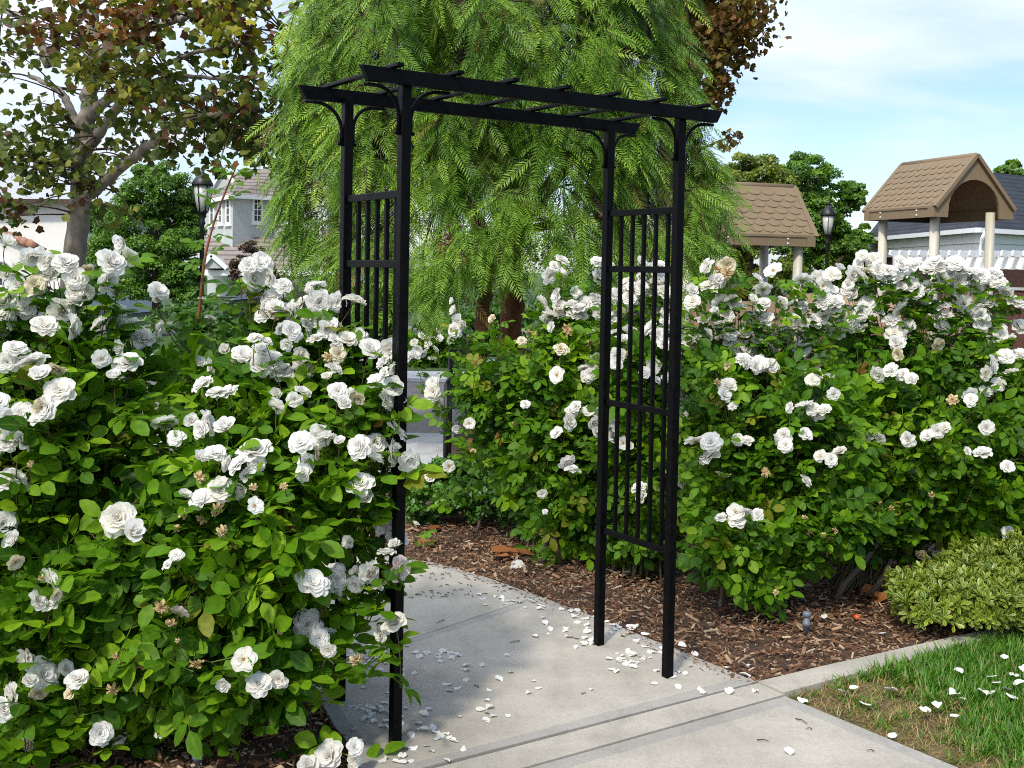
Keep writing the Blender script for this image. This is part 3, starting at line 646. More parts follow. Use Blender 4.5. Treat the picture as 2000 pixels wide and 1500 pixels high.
        fr_ = frames(q_.normal(size=(1, 3)), face[None])[0]
        Rm = Matrix([list(fr_[j]) for j in range(3)]).to_4x4()
        q0 = p - face * rad_ * .3 - base
        o.matrix_local = Matrix.Translation(tuple(q0)) @ Rm @ Matrix.Diagonal((rad_, rad_, rad_ * q_.uniform(.85, 1.1), 1))
        e0 = p - face * rad_ * .45; e2 = e0 - face * .05 + np.array([q_.normal(0, .04), .05 + q_.normal(0, .03), -.16 - q_.uniform(0, .08)]) - out_ * .1
        cpos.append((p - d * .05, rad_)); stems.append(np.stack([e0, e0 - face * .07 + np.array([0, 0, -.02]), e2]))
    st = np.array(stems); stl = bez(st[:, 0], st[:, 1], st[:, 2], 6)
    # no leaf grows through a bloom; two or three leaves sit on each flower stem
    ok = np.ones(n, bool)
    for c, q in cpos: ok &= np.linalg.norm(T + Dv * .05 * leaf - c, axis=1) > q + .045 * leaf
    T, Dv, Nv, rn = T[ok], Dv[ok], Nv[ok], rn[ok]
    for j in (2, 3, 4, 5):
        a = r.uniform(0, 6.28, len(st)); tg = unit(stl[:, j] - stl[:, j - 1]); sd_ = np.stack([np.cos(a), np.sin(a), np.full(len(a), .1)], 1)
        T = np.concatenate([T, stl[:, j]]); Dv = np.concatenate([Dv, unit(sd_ - tg * .25)]); Nv = np.concatenate([Nv, unit(np.array([0, -.25, .8]) + r.normal(0, .25, (len(a), 3)))]); rn = np.concatenate([rn, np.clip(r.normal(.55 + tint, .2, len(a)), 0, 1)])
    n = len(T); sc = leaf * r.uniform(.75, 1.2, n); odd = r.uniform(size=n)
    if extra:
        T = np.concatenate([T, ex_l['T']]); Dv = np.concatenate([Dv, ex_l['D']]); Nv = np.concatenate([Nv, ex_l['N']]); rn = np.concatenate([rn, ex_l['r']]); sc = np.concatenate([sc, ex_l['sc']]); odd = np.concatenate([odd, 0 * ex_l['r']])
    V, Fq, A = scatter(ROSE_LEAVES, T, frames(Dv, Nv), sc, rn, odd)
    link('foliage', mesh_np('foliage', V, Fq, M['rose_leaf'], A), root)
    V1, F1 = tubes_np(canes[0], .0055, .0018, 5); parts = [(V1, F1)]
    if stl is not None: parts.append(tubes_np(stl, .0016, .002, 4))
    o = 0; Vs, Fs = [], []
    for v, f in parts: Vs.append(v); Fs.append(f + o); o += len(v)
    link('canes', mesh_np('canes', np.concatenate(Vs), [np.concatenate(Fs)], M['cane']), root)
    # old woody stems at the foot
    ix = r.choice(shoots, old, replace=False); V1, F1 = tubes_np(lines[ix][:, :10] + 0, .013, .006, 6)
    link('woody_stem', mesh_np('woody_stem', V1, [F1], M['old_cane']), root)
    for sp_ in stems_px:
        mb = MB(); mb.tube([P(*q) for q in sp_], np.linspace(.017, .011, len(sp_)), 7); mb.build('woody_stem', M['old_cane'], root)
    if extra and 'line' in ex_l:
        mb = MB(); mb.tube(ex_l['line'], np.linspace(.0065, .0025, len(ex_l['line'])), 6); mb.build('tall_shoot', M['red_cane'], root)
    return root

L1B = parse("12,478,45h 66,494,55 92,526,55 128,510,50 166,528,35c 148,540,45 216,510,58 250,498,52 34,554,42 66,552,42c 4,588,50 18,622,40 52,598,45 120,602,55 150,588,45 88,634,52 32,678,50 66,700,60 108,718,38c 118,762,60 80,792,36c 8,818,60 42,806,46 42,858,42 222,606,52 226,638,45 256,638,50 280,660,52 242,674,40h 200,700,36 246,706,58 230,1010,68 12,936,56 36,930,40 6,1022,56 100,1134,58 74,1172,44 108,1164,26c 30,1094,34c 226,1286,26w 276,1294,30w 250,1314,34w 260,1336,30w 220,1344,24w 86,1320,68 28,1348,52 74,1356,36c 152,1324,46 136,1352,28c 6,1380,48 196,1432,46 52,1456,34c 94,1464,44 82,1130,14w 60,905,14w -30,700,50 -40,560,50 -50,900,55 -40,1200,50")
L2B = parse("320,822,52 336,830,40 400,822,55 392,836,40 540,790,40 592,762,34 652,718,36 662,762,40 690,762,26b 700,778,34c 762,682,52 748,706,34 734,742,36 772,750,40o 780,778,40 774,840,50 708,870,50 736,862,46 762,880,52 800,894,46 590,862,50 636,854,40 600,900,38 616,882,28c 702,942,56 416,884,46 498,878,66 468,906,46 500,902,40 390,930,24w 432,954,52 390,970,46 496,986,36o 424,994,24w 748,1010,54p 778,1048,46 756,1082,38 784,1112,52p 684,1058,34h 720,1118,44 696,1140,36 612,1140,66 656,1154,34 600,1218,58 624,1248,38 642,1232,30 770,1212,52 698,1290,32c 314,1190,28w 352,1194,38p 334,1218,22w 334,1100,34 380,1298,28w 474,1286,48o 506,1334,52 438,1330,38h 324,1424,44 640,1476,60 692,1460,36 358,1006,20w 394,1016,20w 432,1040,24w 422,1002,20w 470,958,18w 494,952,16w 553,948,16w 345,1030,16w 396,748,46 444,766,45 498,658,30 548,1235,12w 346,1250,10w")
L3B = parse("310,566,42 308,584,30h 516,508,44 492,538,48 532,536,45 496,566,35h 532,578,45 538,600,40 536,616,35c 472,518,22b 574,606,45 622,554,42 626,586,48 660,590,40 694,588,45 572,646,44 600,634,30 624,622,36 648,638,42 676,662,40 708,654,34 618,662,40 476,690,44 456,710,40c 510,708,46 532,702,40 550,724,48 588,694,42 588,726,45 414,714,34 660,690,34c 410,620,22 394,584,16 670,640,20c 480,722,20w 640,700,24c 560,600,30 545,640,24")
MB_ = parse("1096,506,32 1071,537,32 1099,534,20w 1167,510,30 1165,537,32 1089,573,34 1125,568,24 1059,588,30 1117,592,28 1143,591,36 1075,612,34 1093,603,24c 1119,616,30 1164,588,36 1161,648,28 1155,666,26c 895,624,32 888,642,30 885,586,18h 960,624,18c 1035,648,14w 1108,645,24c 1020,664,20c 1095,682,30c 1089,732,34o 1160,706,38 1146,735,28 1155,729,26 1027,789,20 1126,792,26 1153,804,34o 1157,825,30 1108,822,36 1085,844,28 916,825,24o 891,837,20 843,765,34 807,694,28h 1107,897,34 875,908,26o 840,932,30h 811,1023,20h 1012,1110,34o 1003,1118,28 1024,1120,28 1060,963,20 1064,999,12 1070,618,30 1130,600,30 1047,655,10w 1004,830,12w 925,880,12w 1108,640,14w")
R1B = parse("1200,576,40 1224,549,34 1230,579,36 1266,522,30 1287,516,30 1287,540,34 1272,564,36 1290,570,36 1299,582,30 1194,618,26 1209,660,20 1197,648,26 1234,646,36 1272,636,34 1260,618,30 1287,654,34 1296,670,28 1206,690,32 1200,702,28 1275,714,34o 1260,726,26 1281,741,20 1302,738,24 1194,849,34 1194,822,28 1218,864,28o 1229,870,18 1247,952,32 1335,778,34 1329,806,28 1355,785,20c 1330,738,22 1332,940,26 1346,958,24c 1329,908,20c 1338,607,34 1335,638,34 1342,666,30 1250,560,30 1240,600,30 1210,610,26c 1225,690,20c 1305,620,30")
R2B = parse("1384,518,34 1419,519,34c 1421,532,28c 1510,527,36o 1491,560,36 1569,544,36 1608,555,34o 1625,533,34 1613,579,34 1631,600,32 1384,558,34 1408,586,36 1352,586,34 1394,547,30 1429,582,30 1443,603,38 1491,593,34 1496,621,30 1470,621,38o 1527,589,28 1541,638,34 1545,628,28 1541,656,34 1524,652,30 1569,677,34 1590,624,34 1608,614,32 1408,628,34 1398,617,28 1436,673,36 1457,680,36 1482,663,38 1482,691,34 1510,680,38 1454,701,34 1485,708,36 1506,712,34 1475,715,28 1421,749,36 1422,717,16w 1604,737,30 1587,740,28 1622,736,32 1629,768,26 1577,790,40 1590,800,30 1533,850,34 1575,845,30 1535,870,28 1545,795,24 1638,880,34 1600,890,26 1572,938,28 1437,998,34o 1440,1015,34 1480,1005,26 1410,1010,24 1410,925,30c 1495,920,20w 1430,792,20 1460,860,24 1440,855,24 1357,861,46o 1387,888,44 1572,1012,12w 1582,1040,12w 1608,1044,12w 1632,1038,14w 1624,1054,12w 1582,1072,12w 1516,1158,12w 1496,916,12w 1400,745,14w 1360,660,26 1425,650,30 1382,650,26 1560,610,28 1370,625,26 1450,640,30")
R3B = parse("1678,512,28 1664,530,34 1681,537,34 1704,507,34 1716,523,34 1692,528,22c 1713,544,34 1737,526,30 1762,511,34 1762,544,34 1779,554,30 1790,567,30 1814,526,34 1839,519,36 1841,540,36 1867,512,36 1874,544,32 1895,530,36 1916,537,32 1902,558,36 1930,554,28 1951,551,34 1884,591,36 1926,593,36 1842,596,32 1981,590,40 1758,600,36 1739,624,34 1772,635,34 1746,649,36 1750,666,30 1834,635,38 1832,675,32c 1755,694,26c 1695,590,34 1666,610,34 1685,604,34 1706,607,34 1662,635,34 1632,649,36 1683,640,24 1667,572,32 1650,572,28 1713,729,34 1741,721,32 1765,733,28 1781,738,28 1891,768,30 1923,763,30 1949,750,32 1935,708,38 1965,694,34 1923,726,30 1975,726,30 1947,642,36 1916,626,36 1954,656,30 1972,660,32 1995,638,40 1995,691,30 1909,610,30 1665,860,30 1690,850,28 1720,850,28 1775,855,32 1830,840,30 1810,850,28 1845,835,24 1860,780,26c 1925,835,30 1920,885,36 1970,910,26 1895,780,28 1890,880,18 1968,1038,26 1804,1080,30c 1828,1070,32 1836,1140,36 1978,968,26h 1694,996,12w 1662,1004,12w 1740,994,12w 1724,1008,12w 1728,1028,14w 1820,968,12w 1716,980,12w 1860,575,30 1810,560,28")

def tall_shoot(r):
    pl = np.array([P(386, 640, 4.0), P(392, 580, 3.98), P(400, 500, 3.95), P(418, 432, 3.95), P(446, 360, 3.92), P(462, 325, 3.9)])
    t = np.linspace(0, 5, 60); ln = np.stack([np.interp(t, range(6), pl[:, k]) for k in range(3)], 1)
    ln = np.array([ln[max(0, i - 4):i + 5].mean(0) for i in range(len(ln))])
    ii = np.array([6, 14, 18, 24, 27, 31, 35, 40, 43, 46, 49, 52, 54, 56, 58, 59, 10, 21]); n = len(ii)
    a = np.arange(n) * 2.4; d = unit(np.stack([np.cos(a), .5 * np.sin(a), .15 + .3 * np.sin(a * 2)], 1)); return dict(T=ln[ii], D=d, N=np.tile([0, -.35, .9], (n, 1)) + r.normal(0, .25, (n, 3)), r=np.full(n, .55), line=ln, sc=np.full(n, .6))
g0 = lambda x, y: G(x, y) * (1, 1, 0)
bushes = [
 rose_bush('big leafy white rose bush on the left, cut off by the edge of the photo', g0(110, 1420) + (-.02, .14, 0),
  [(120, 830, 3.75, .34, .35, .36), (60, 1150, 3.65, .40, .36, .40), (220, 1100, 3.55, .34, .32, .40), (215, 790, 3.9, .17, .28, .22), (150, 1330, 3.5, .34, .26, .17), (-70, 900, 3.8, .35, .4, .6), (0, 1400, 3.5, .22, .22, .12)], L1B, 300, 1, leaf=1.05, tint=.06, inner=.35),
 rose_bush('white rose bush growing up against the left-hand posts of the arch, with withered cream clusters', g0(470, 1400) + (0, .16, 0),
  [(460, 960, 3.68, .32, .34, .29), (560, 1030, 3.55, .20, .27, .27), (410, 1170, 3.5, .32, .3, .34), (600, 870, 3.7, .18, .27, .2), (420, 1290, 3.45, .24, .22, .14), (680, 900, 3.62, .11, .14, .26), (600, 1090, 3.55, .07, .14, .14), (510, 1340, 3.42, .06, .08, .09)], L2B, 265, 2, tint=.1, leaf=1.05, inner=.35),
 rose_bush('tall loose white rose bush with a long reddish shoot, behind the left rose bushes', g0(520, 1330) + (-.05, .3, 0),
  [(565, 690, 3.98, .2, .24, .14), (440, 750, 4.05, .2, .22, .12), (650, 730, 3.85, .1, .15, .17), (530, 800, 3.95, .30, .24, .18)], L3B, 150, 3, extra=tall_shoot, leaf=.95),
 rose_bush('white rose bush seen through the arch, its left side open and sparse', (.27, 6.1, 0),
  [(1080, 760, 6.1, .3, .32, .32), (980, 780, 6.25, .24, .28, .34), (1120, 900, 6.0, .30, .32, .34), (1110, 1010, 5.9, .18, .2, .18), (990, 880, 6.15, .22, .24, .26), (1110, 670, 6.2, .2, .26, .13), (920, 740, 6.3, .12, .15, .16)], MB_, 270, 4, leaf=.88, stems_px=[[(1062, 1098, 5.85), (1068, 1050, 5.87), (1078, 1000, 5.95), (1072, 930, 6.05)], [(1092, 1100, 5.85), (1084, 1040, 5.85), (1068, 985, 5.9), (1085, 900, 6.0)]]),
 rose_bush('white rose bush behind the slatted right side of the arch', (.72, 5.75, 0),
  [(1250, 700, 5.9, .26, .3, .2), (1255, 800, 5.8, .24, .27, .38), (1240, 980, 5.7, .18, .22, .26), (1310, 900, 5.6, .16, .2, .3)], R1B, 190, 5, leaf=.9),
 rose_bush('broad white rose bush right of the arch, in front of the lower brown play roof', (1.2, 5.3, 0),
  [(1420, 745, 5.6, .3, .3, .16), (1560, 765, 5.7, .32, .3, .13), (1400, 850, 5.3, .22, .28, .37), (1550, 870, 5.3, .36, .33, .34), (1430, 1050, 5.1, .22, .22, .24), (1590, 990, 5.2, .26, .26, .17), (1480, 1130, 5.0, .11, .12, .1)], R2B, 430, 6, leaf=.9),
 rose_bush('white rose bush at the right edge, crowded with blooms before the gabled play roof', (1.75, 5.6, 0),
  [(1720, 715, 5.9, .3, .32, .19), (1880, 715, 6.0, .32, .33, .18), (1990, 800, 5.9, .26, .32, .28), (1740, 830, 5.6, .34, .33, .34), (1890, 870, 5.6, .34, .33, .28), (1730, 960, 5.5, .26, .25, .17), (1900, 990, 5.7, .3, .25, .15), (2010, 980, 5.75, .25, .25, .17), (2090, 840, 5.8, .36, .4, .46)], R3B, 400, 7, leaf=.9, stems_px=[[(1632, 1172, 5.3), (1650, 1140, 5.32), (1690, 1095, 5.38), (1735, 1030, 5.5), (1750, 950, 5.6)], [(1700, 1165, 5.35), (1730, 1120, 5.4), (1760, 1040, 5.55)]]),
]
# far roses across the street
far_b = [
 rose_bush('small distant white rose bush beyond the street, framed by the arch', (-1.25, 17.6, 0), [(828, 690, 17.6, .32, .3, .3), (868, 676, 17.6, .3, .3, .32)], parse("800,694,20 825,690,20 835,672,18 850,682,18 840,660,18 857,645,16 822,655,16 878,662,18 815,680,18 845,700,18 860,660,16 808,668,16"), 150, 8, leaf=1.2, group='roses far across the street', old=3)]
# ------------------------------------------------------------------ trees
M['bark_syc'] = solid('sycamore_bark', (.11, .093, .07, 1), (.30, .265, .21, 1), .9, 5, bump=.3, stretch=(1, 1, .5))
M['bark_dark'] = solid('dark_bark', (.035, .022, .014, 1), (.09, .06, .04, 1), .95, 8, bump=.6, stretch=(1, 1, .3))
M['bark_red'] = solid('red_bark', (.07, .025, .012, 1), (.24, .10, .045, 1), .95, 14, bump=.8, stretch=(1, 1, .35))
M['syc_leaf'] = leafmat('sycamore_leaf', [(0, (.018, .032, .004, 1)), (.3, (.055, .092, .010, 1)), (.55, (.11, .14, .017, 1)), (.8, (.20, .20, .025, 1)), (1, (.34, .31, .025, 1))], odd=[(.5, (.085, .037, .014, 1)), (.78, (.16, .07, .022, 1)), (.97, (.27, .11, .02, 1))], trans=.22, rough=.55, spec=.3)
M['gold_leaf'] = leafmat('golden_sycamore_leaf', [(0, (.03, .028, .006, 1)), (.4, (.10, .075, .012, 1)), (1, (.26, .17, .025, 1))], odd=[(.62, (.16, .07, .018, 1))], trans=.25, rough=.55, spec=.3)
M['pepper_leaf'] = leafmat('pepper_leaf', [(0, (.04, .10, .012, 1)), (.4, (.15, .29, .028, 1)), (.75, (.30, .48, .055, 1)), (1, (.46, .60, .10, 1))], odd=[(.985, (.20, .13, .04, 1))], trans=.34, rough=.5, spec=.35)
M['berry'] = solid('pepper_berry', (.20, .07, .03, 1), (.32, .13, .06, 1), .7, 40)
def leaf_pal(name, a, b, c): return leafmat(name, [(0, a), (.5, b), (1, c)], trans=.22, rough=.45)
M['deep'] = leaf_pal('deep_green_leaf', (.02, .065, .006, 1), (.055, .155, .012, 1), (.12, .27, .02, 1))
M['olive'] = leaf_pal('olive_leaf', (.05, .085, .008, 1), (.13, .19, .014, 1), (.25, .30, .025, 1))
M['green'] = leaf_pal('green_leaf', (.03, .085, .006, 1), (.09, .21, .012, 1), (.19, .34, .02, 1))
M['midgreen'] = leaf_pal('mid_green_leaf', (.03, .085, .006, 1), (.085, .20, .012, 1), (.17, .33, .02, 1))
M['plum'] = leaf_pal('reddish_leaf', (.03, .018, .010, 1), (.07, .04, .018, 1), (.13, .085, .03, 1))

def limbs(root, mat, specs, name='trunk', sides=9):
    """specs: list of (points, r0, r1) joined in one mesh"""
    mb = MB(); q_ = RS(5)
    for pl, r0, r1 in specs:
        pl = np.asarray(pl, float); n = max(12, len(pl) * 6); t = np.linspace(0, len(pl) - 1, n); ln = np.stack([np.interp(t, range(len(pl)), pl[:, k]) for k in range(3)], 1)
        ln = np.array([ln[max(0, i - 3):i + 4].mean(0) if 0 < i < n - 1 else ln[i] for i in range(n)]); ln[1:-1] += q_.normal(0, .12 * min(r0, .1), (n - 2, 3))
        mb.tube(ln, np.linspace(r0, r1, n) * (1 + .06 * q_.normal(size=n)), sides)
    return mb.build(name, mat, root)
def clump_tree(label, base, lobes, mat, leaf, nper, seed, trunk_r=.12, trunk_top=None, group=None, name='broadleaf_tree', cat='tree', trunk_mat='bark_dark', sublump=26, lump=.3):
    """crown of leafy sub-lumps spread over the lobes' shells"""
    r = RS(seed); root = empty(name, base, label, cat, group); T, Nv, Rn = [], [], []
    for c, R_ in lobes:
        dirs = sample_dirs(r, sublump); lr = lump * float(np.mean(R_)) * r.uniform(.7, 1.3, sublump)
        cc = c + dirs * R_ * r.uniform(.55, 1.0, (sublump, 1)); tone = r.normal(0, .14, sublump)
        for k in range(sublump):
            dd = sample_dirs(r, nper); dd[:, 2] = np.where(dd[:, 2] < -.3, -dd[:, 2], dd[:, 2])
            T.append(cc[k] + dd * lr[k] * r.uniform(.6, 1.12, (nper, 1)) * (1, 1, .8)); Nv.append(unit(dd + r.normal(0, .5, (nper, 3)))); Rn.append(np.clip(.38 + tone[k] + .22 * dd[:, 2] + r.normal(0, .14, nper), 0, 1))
    T, Nv, Rn = map(np.concatenate, (T, Nv, Rn)); n = len(T); d = unit(np.cross(Nv, r.normal(size=(n, 3))))
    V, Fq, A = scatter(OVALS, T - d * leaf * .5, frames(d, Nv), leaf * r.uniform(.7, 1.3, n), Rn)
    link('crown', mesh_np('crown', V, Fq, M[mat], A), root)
    top = np.array(trunk_top) if trunk_top is not None else np.mean([l[0] for l in lobes], 0); b_ = np.array(base, float)
    sp = [([b_ - (0, 0, .1), b_ * .5 + top * .5 + (.05, 0, 0), top], trunk_r, trunk_r * .45)]
    for c, R_ in lobes: sp.append(([b_ * .45 + top * .55, (b_ * .4 + top * .6) * .4 + c * .6, c], trunk_r * .45, trunk_r * .12))
    limbs(root, M[trunk_mat], sp); return root

# --- the sycamore on the left
r = RS(21)
sy = empty('sycamore_tree', (*P(150, 700, 14)[:2], 0), 'mottled sycamore on the left with thin olive and brown autumn leaves', 'tree')
tb = P(140, 560, 14); fk = P(155, 330, 14)
SYL = [([(tb[0], tb[1], -.1), tb, P(152, 420, 14), P(158, 360, 14), fk], .16, .11), ([fk, P(170, 230, 14), P(178, 150, 14.1), P(180, 60, 14.2), P(186, -60, 14.3)], .13, .06),
       ([P(172, 235, 14), P(195, 205, 13.7), P(245, 175, 13.4), P(270, 160, 13.1)], .075, .04), ([P(160, 300, 14), P(190, 265, 13.6), P(235, 200, 13.2), P(262, 182, 12.9)], .08, .045),
       ([P(180, 125, 14), P(230, 85, 13.5), P(300, 50, 13.0), P(372, 32, 12.6), P(470, 5, 12.2)], .07, .025), ([P(165, 385, 14), P(195, 365, 13.7), P(250, 315, 13.2), P(330, 250, 12.6), P(400, 225, 12.2), P(480, 215, 12)], .085, .02),
       ([P(150, 250, 14), P(128, 190, 14.3), P(110, 170, 14.6), P(60, 150, 15)], .06, .03), ([P(155, 360, 14), P(120, 330, 14.3), P(60, 300, 14.8)], .05, .03),
       ([P(95, 130, 14.6), P(75, 70, 14.7), P(45, 35, 14.9), P(5, 20, 15.2)], .06, .04), ([P(262, 182, 12.9), P(330, 150, 12.6), P(420, 150, 12.3), P(560, 190, 12)], .035, .012),
       ([P(400, 60, 12.6), P(455, 50, 12.3), P(480, 90, 12.2), P(520, 130, 12.1)], .03, .012), ([P(270, 160, 13.1), P(350, 110, 12.7), P(440, 90, 12.3), P(560, 70, 12)], .035, .012)]
limbs(sy, M['bark_syc'], SYL)
cl = []
def region(n, x0, x1, y0, y1, d0, d1, sp, odd, rn, cnt):
    for _ in range(n): cl.append((P(r.uniform(x0, x1), r.uniform(y0, y1), r.uniform(d0, d1)), sp, odd, rn, cnt))
region(54, -60, 330, -60, 340, 12.5, 15.5, .17, .14, .46, 16)
region(28, -60, 130, 250, 365, 13, 15, .16, .1, .38, 22)
region(74, 300, 630, -60, 270, 11.2, 13.5, .17, .4, .42, 19)
region(22, 380, 620, 230, 320, 11.2, 12.8, .13, .35, .30, 16)
region(18, 60, 330, -40, 60, 11.5, 13, .18, .75, .62, 30)
region(10, 380, 520, -30, 90, 11, 12, .14, .5, .75, 26)
region(14, 160, 330, 110, 180, 12, 14, .15, .3, .62, 26)
region(3, 300, 370, 250, 310, 11.5, 12.6, .1, .35, .26, 16)
region(8, 170, 260, 300, 420, 13, 14, .13, .4, .5, 16)
for x, y, k in ((550, 325, 10), (556, 345, 6), (430, 320, 8), (20, 410, 30), (5, 425, 26), (40, 405, 10)): cl.append((P(x, y, 11.6 if x > 100 else 13), .06 if x > 100 else .14, .6, .25, k))
T, Rn, Od = [], [], []
for c, sp_, od, rn_, cnt in cl:
    # clusters are fixed to the nearest limb by a leafy twig
    k = r.poisson(cnt); T.append(c + r.normal(0, sp_, (k, 3)) * (1, 1, .75)); Rn.append(np.clip(rn_ + r.normal(0, .1) + r.normal(0, .16, k), 0, 1)); Od.append(np.clip(r.normal(od, .2) * np.ones(k) + r.normal(0, .2, k) - .18, 0, 1))
T, Rn, Od = map(np.concatenate, (T, Rn, Od)); n = len(T)
d = unit(r.normal(size=(n, 3)) * (1, 1, .6) + (0, 0, -.55)); nv = unit(r.normal(size=(n, 3)) + np.array([0, -.35, .35]))
V, Fq, A = scatter(MAPLE, T, frames(d, nv), r.uniform(.065, .13, n), Rn, Od)
link('crown', mesh_np('crown', V, Fq, M['syc_leaf'], A, smooth=False), sy)
allp = np.concatenate([np.asarray(s[0], float) for s in SYL]); tw = []
for c, *_ in cl:
    b_ = allp[np.argmin(np.linalg.norm(allp - c, axis=1))]; mid = (b_ + c) / 2 + r.normal(0, .08, 3) + (0, 0, .1); tw.append((b_, mid, c))
tw = np.array(tw); V1, F1 = tubes_np(bez(tw[:, 0], tw[:, 1], tw[:, 2], 8), .013, .003, 4)
link('twigs', mesh_np('twigs', V1, [F1], M['bark_dark']), sy)
# the second sycamore behind the pepper tree, right
r = RS(22); s2 = empty('sycamore_tree', (*P(1300, 700, 20)[:2], 0), 'brown-leaved sycamore showing beyond the top right of the weeping pepper tree', 'tree')
b0_ = np.array([*P(1300, 700, 20)[:2], -.1])
limbs(s2, M['bark_dark'], [([b0_, P(1300, 300, 20), P(1310, 100, 20), P(1330, -100, 20)], .2, .09), ([P(1305, 200, 20), P(1360, 100, 19.6), P(1420, 30, 19.2), P(1470, 10, 19)], .09, .02), ([P(1303, 300, 20), P(1360, 220, 19.6), P(1410, 170, 19.3)], .07, .015), ([P(1308, 120, 20), P(1240, 0, 20.5), P(1200, -80, 21)], .08, .03), ([P(1303, 330, 20), P(1380, 285, 19.5), P(1425, 268, 19.2), P(1452, 266, 19)], .03, .006)])
T, Rn, Od = [], [], []
for x, y, k, sp_ in [(r.uniform(1290, 1470), r.uniform(-120, 60), 75, .3) for _ in range(34)] + [(r.uniform(1320, 1430), r.uniform(40, 150), 60, .24) for _ in range(18)] + [(1400, 180, 40, .14), (1385, 190, 34, .12), (1395, 160, 40, .16), (1440, 110, 30, .16), (1470, 95, 16, .1), (1492, 30, 12, .12), (1480, 60, 20, .12), (1440, 60, 50, .2), (1440, 268, 12, .06), (1425, 262, 5, .05), (1410, 278, 6, .06), (1415, 288, 4, .04), (1200, -60, 60, .4), (1100, -80, 60, .4)]:
    k = r.poisson(k * 1.35); T.append(P(x, y, r.uniform(18.8, 20.5)) + r.normal(0, sp_, (k, 3))); Rn.append(np.clip(.45 + r.normal(0, .12) + r.normal(0, .18, k), 0, 1)); Od.append(np.clip(r.normal(.42, .16) + r.normal(0, .16, k), 0, .96))
T, Rn, Od = map(np.concatenate, (T, Rn, Od)); n = len(T); d = unit(r.normal(size=(n, 3)) + (0, 0, -.4)); nv = unit(r.normal(size=(n, 3)) + np.array([0, -.3, .4]))
V, Fq, A = scatter(MAPLE, T, frames(d, nv), r.uniform(.075, .14, n), Rn, Od); link('crown', mesh_np('crown', V, Fq, M['gold_leaf'], A, smooth=False), s2)

# --- the weeping pepper tree
r = RS(23); DP = 9.7
pb = P(1000, 700, DP); pp = empty('pepper_tree', (pb[0], pb[1], 0), 'large weeping pepper tree with feathery bright green fronds behind the arch', 'tree')
pc = P(966, 60, DP)
tr = [([(pb[0], pb[1], -.1), P(1003, 620, DP), P(995, 540, DP), P(985, 430, DP), P(970, 300, DP), P(960, 120, DP), P(950, -80, DP)], .12, .07), ([P(997, 560, DP), P(960, 480, DP - .3), P(880, 350, DP - .6), P(800, 180, DP - .7), P(720, 60, DP - .6)], .08, .03), ([P(990, 480, DP), P(1060, 380, DP - .3), P(1150, 260, DP - .5), P(1260, 120, DP - .4)], .075, .03),
      ([P(975, 330, DP), P(900, 200, DP + .5), P(860, 40, DP + .7)], .06, .03), ([P(980, 400, DP), P(1080, 300, DP + .5), P(1140, 60, DP + .8)], .06, .03), ([P(860, 320, DP - .6), P(740, 260, DP - .8), P(640, 170, DP - .6)], .045, .015), ([P(1120, 300, DP - .5), P(1230, 270, DP - .7), P(1330, 210, DP - .5)], .045, .015), ([P(965, 200, DP), P(930, 120, DP - .9), P(905, 20, DP - 1.2)], .05, .02), ([P(1000, 450, DP), P(1090, 440, DP - .7), P(1180, 420, DP - 1)], .04, .015)]
limbs(pp, M['bark_red'], tr)
t2 = ([(*P(930, 700, DP - 1.2)[:2], -.1), P(933, 720, DP - 1.2), P(938, 640, DP - 1.0), P(950, 560, DP - .6), P(965, 460, DP - .2)], .055, .05); limbs(pp, M['bark_red'], [t2], 'side_trunk')
RX, RY, RZ = 1.47, 1.4, 2.9
nb = 215; bd = sample_dirs(r, nb * 3); bd = bd[bd[:, 2] > -.4][:nb]; nb = len(bd)
brad = np.where(r.uniform(size=nb) < .3, r.uniform(.45, .8, nb), r.uniform(.86, 1.05, nb))
dirs = np.repeat(bd, 7, 0); ns_ = len(dirs); rad = np.repeat(brad, 7); boff = r.normal(0, .085, (ns_, 3)) * (1, 1, .8); btone = np.repeat(r.normal(0, .2, nb), 7)
wide = np.where(dirs[:, 2] > 0, 1.04, 1.0 + .42 * dirs[:, 2])[:, None] * (1, 1, 0) + (0, 0, 1)
st = pc + np.array([0, .12, -.4]) + dirs * np.array([RX, RY, RZ]) * wide * rad[:, None] + boff
lnth = r.uniform(.3, .85, ns_)
# hanging skirts placed where the photograph shows long strands
extra = [(640, 20, 12), (625, 90, 12.1), (690, -20, 11.8), (730, 30, 11.6), (620, 160, 12.1), (1270, 40, 12), (1310, 110, 12), (1290, -10, 12.1), (1325, 180, 12), (600, 230, 12.2), (660, 60, 11.6), (790, 0, 11.4), (605, 330, 12.2), (610, 350, 12.0), (590, 340, 12.3), (615, 280, 12.2), (640, 420, 12.1), (606, 420, 12.2), (1355, 300, 12.3), (1350, 320, 12.2), (1365, 330, 12.3), (1372, 350, 12.4), (1360, 380, 12.2), (1340, 260, 12.2), (850, 470, 11.2), (900, 480, 11.0), (880, 500, 11.2), (1000, 380, 11.0), (1010, 400, 11.1), (1100, 400, 11.2), (830, 520, 11.3), (1180, 460, 11.4), (1230, 450, 11.4), (1290, 430, 11.6), (1330, 420, 11.8), (1140, 480, 11.3), (780, 480, 11.5), (740, 460, 11.6), (690, 470, 11.8), (930, 450, 11.0), (960, 500, 11.3), (650, 450, 11.9), (1340, 380, 11.9), (1060, 460, 11.1)]
ex = np.array([P(x + r.normal(0, 14), y + r.normal(0, 14), D * .77) for x, y, D in extra for _ in range(5)])
st = np.concatenate([st, ex]); dirs = np.concatenate([dirs, unit(ex - pc)]); lnth = np.concatenate([lnth, r.uniform(.45, .85, len(ex))]); ns_ = len(st)
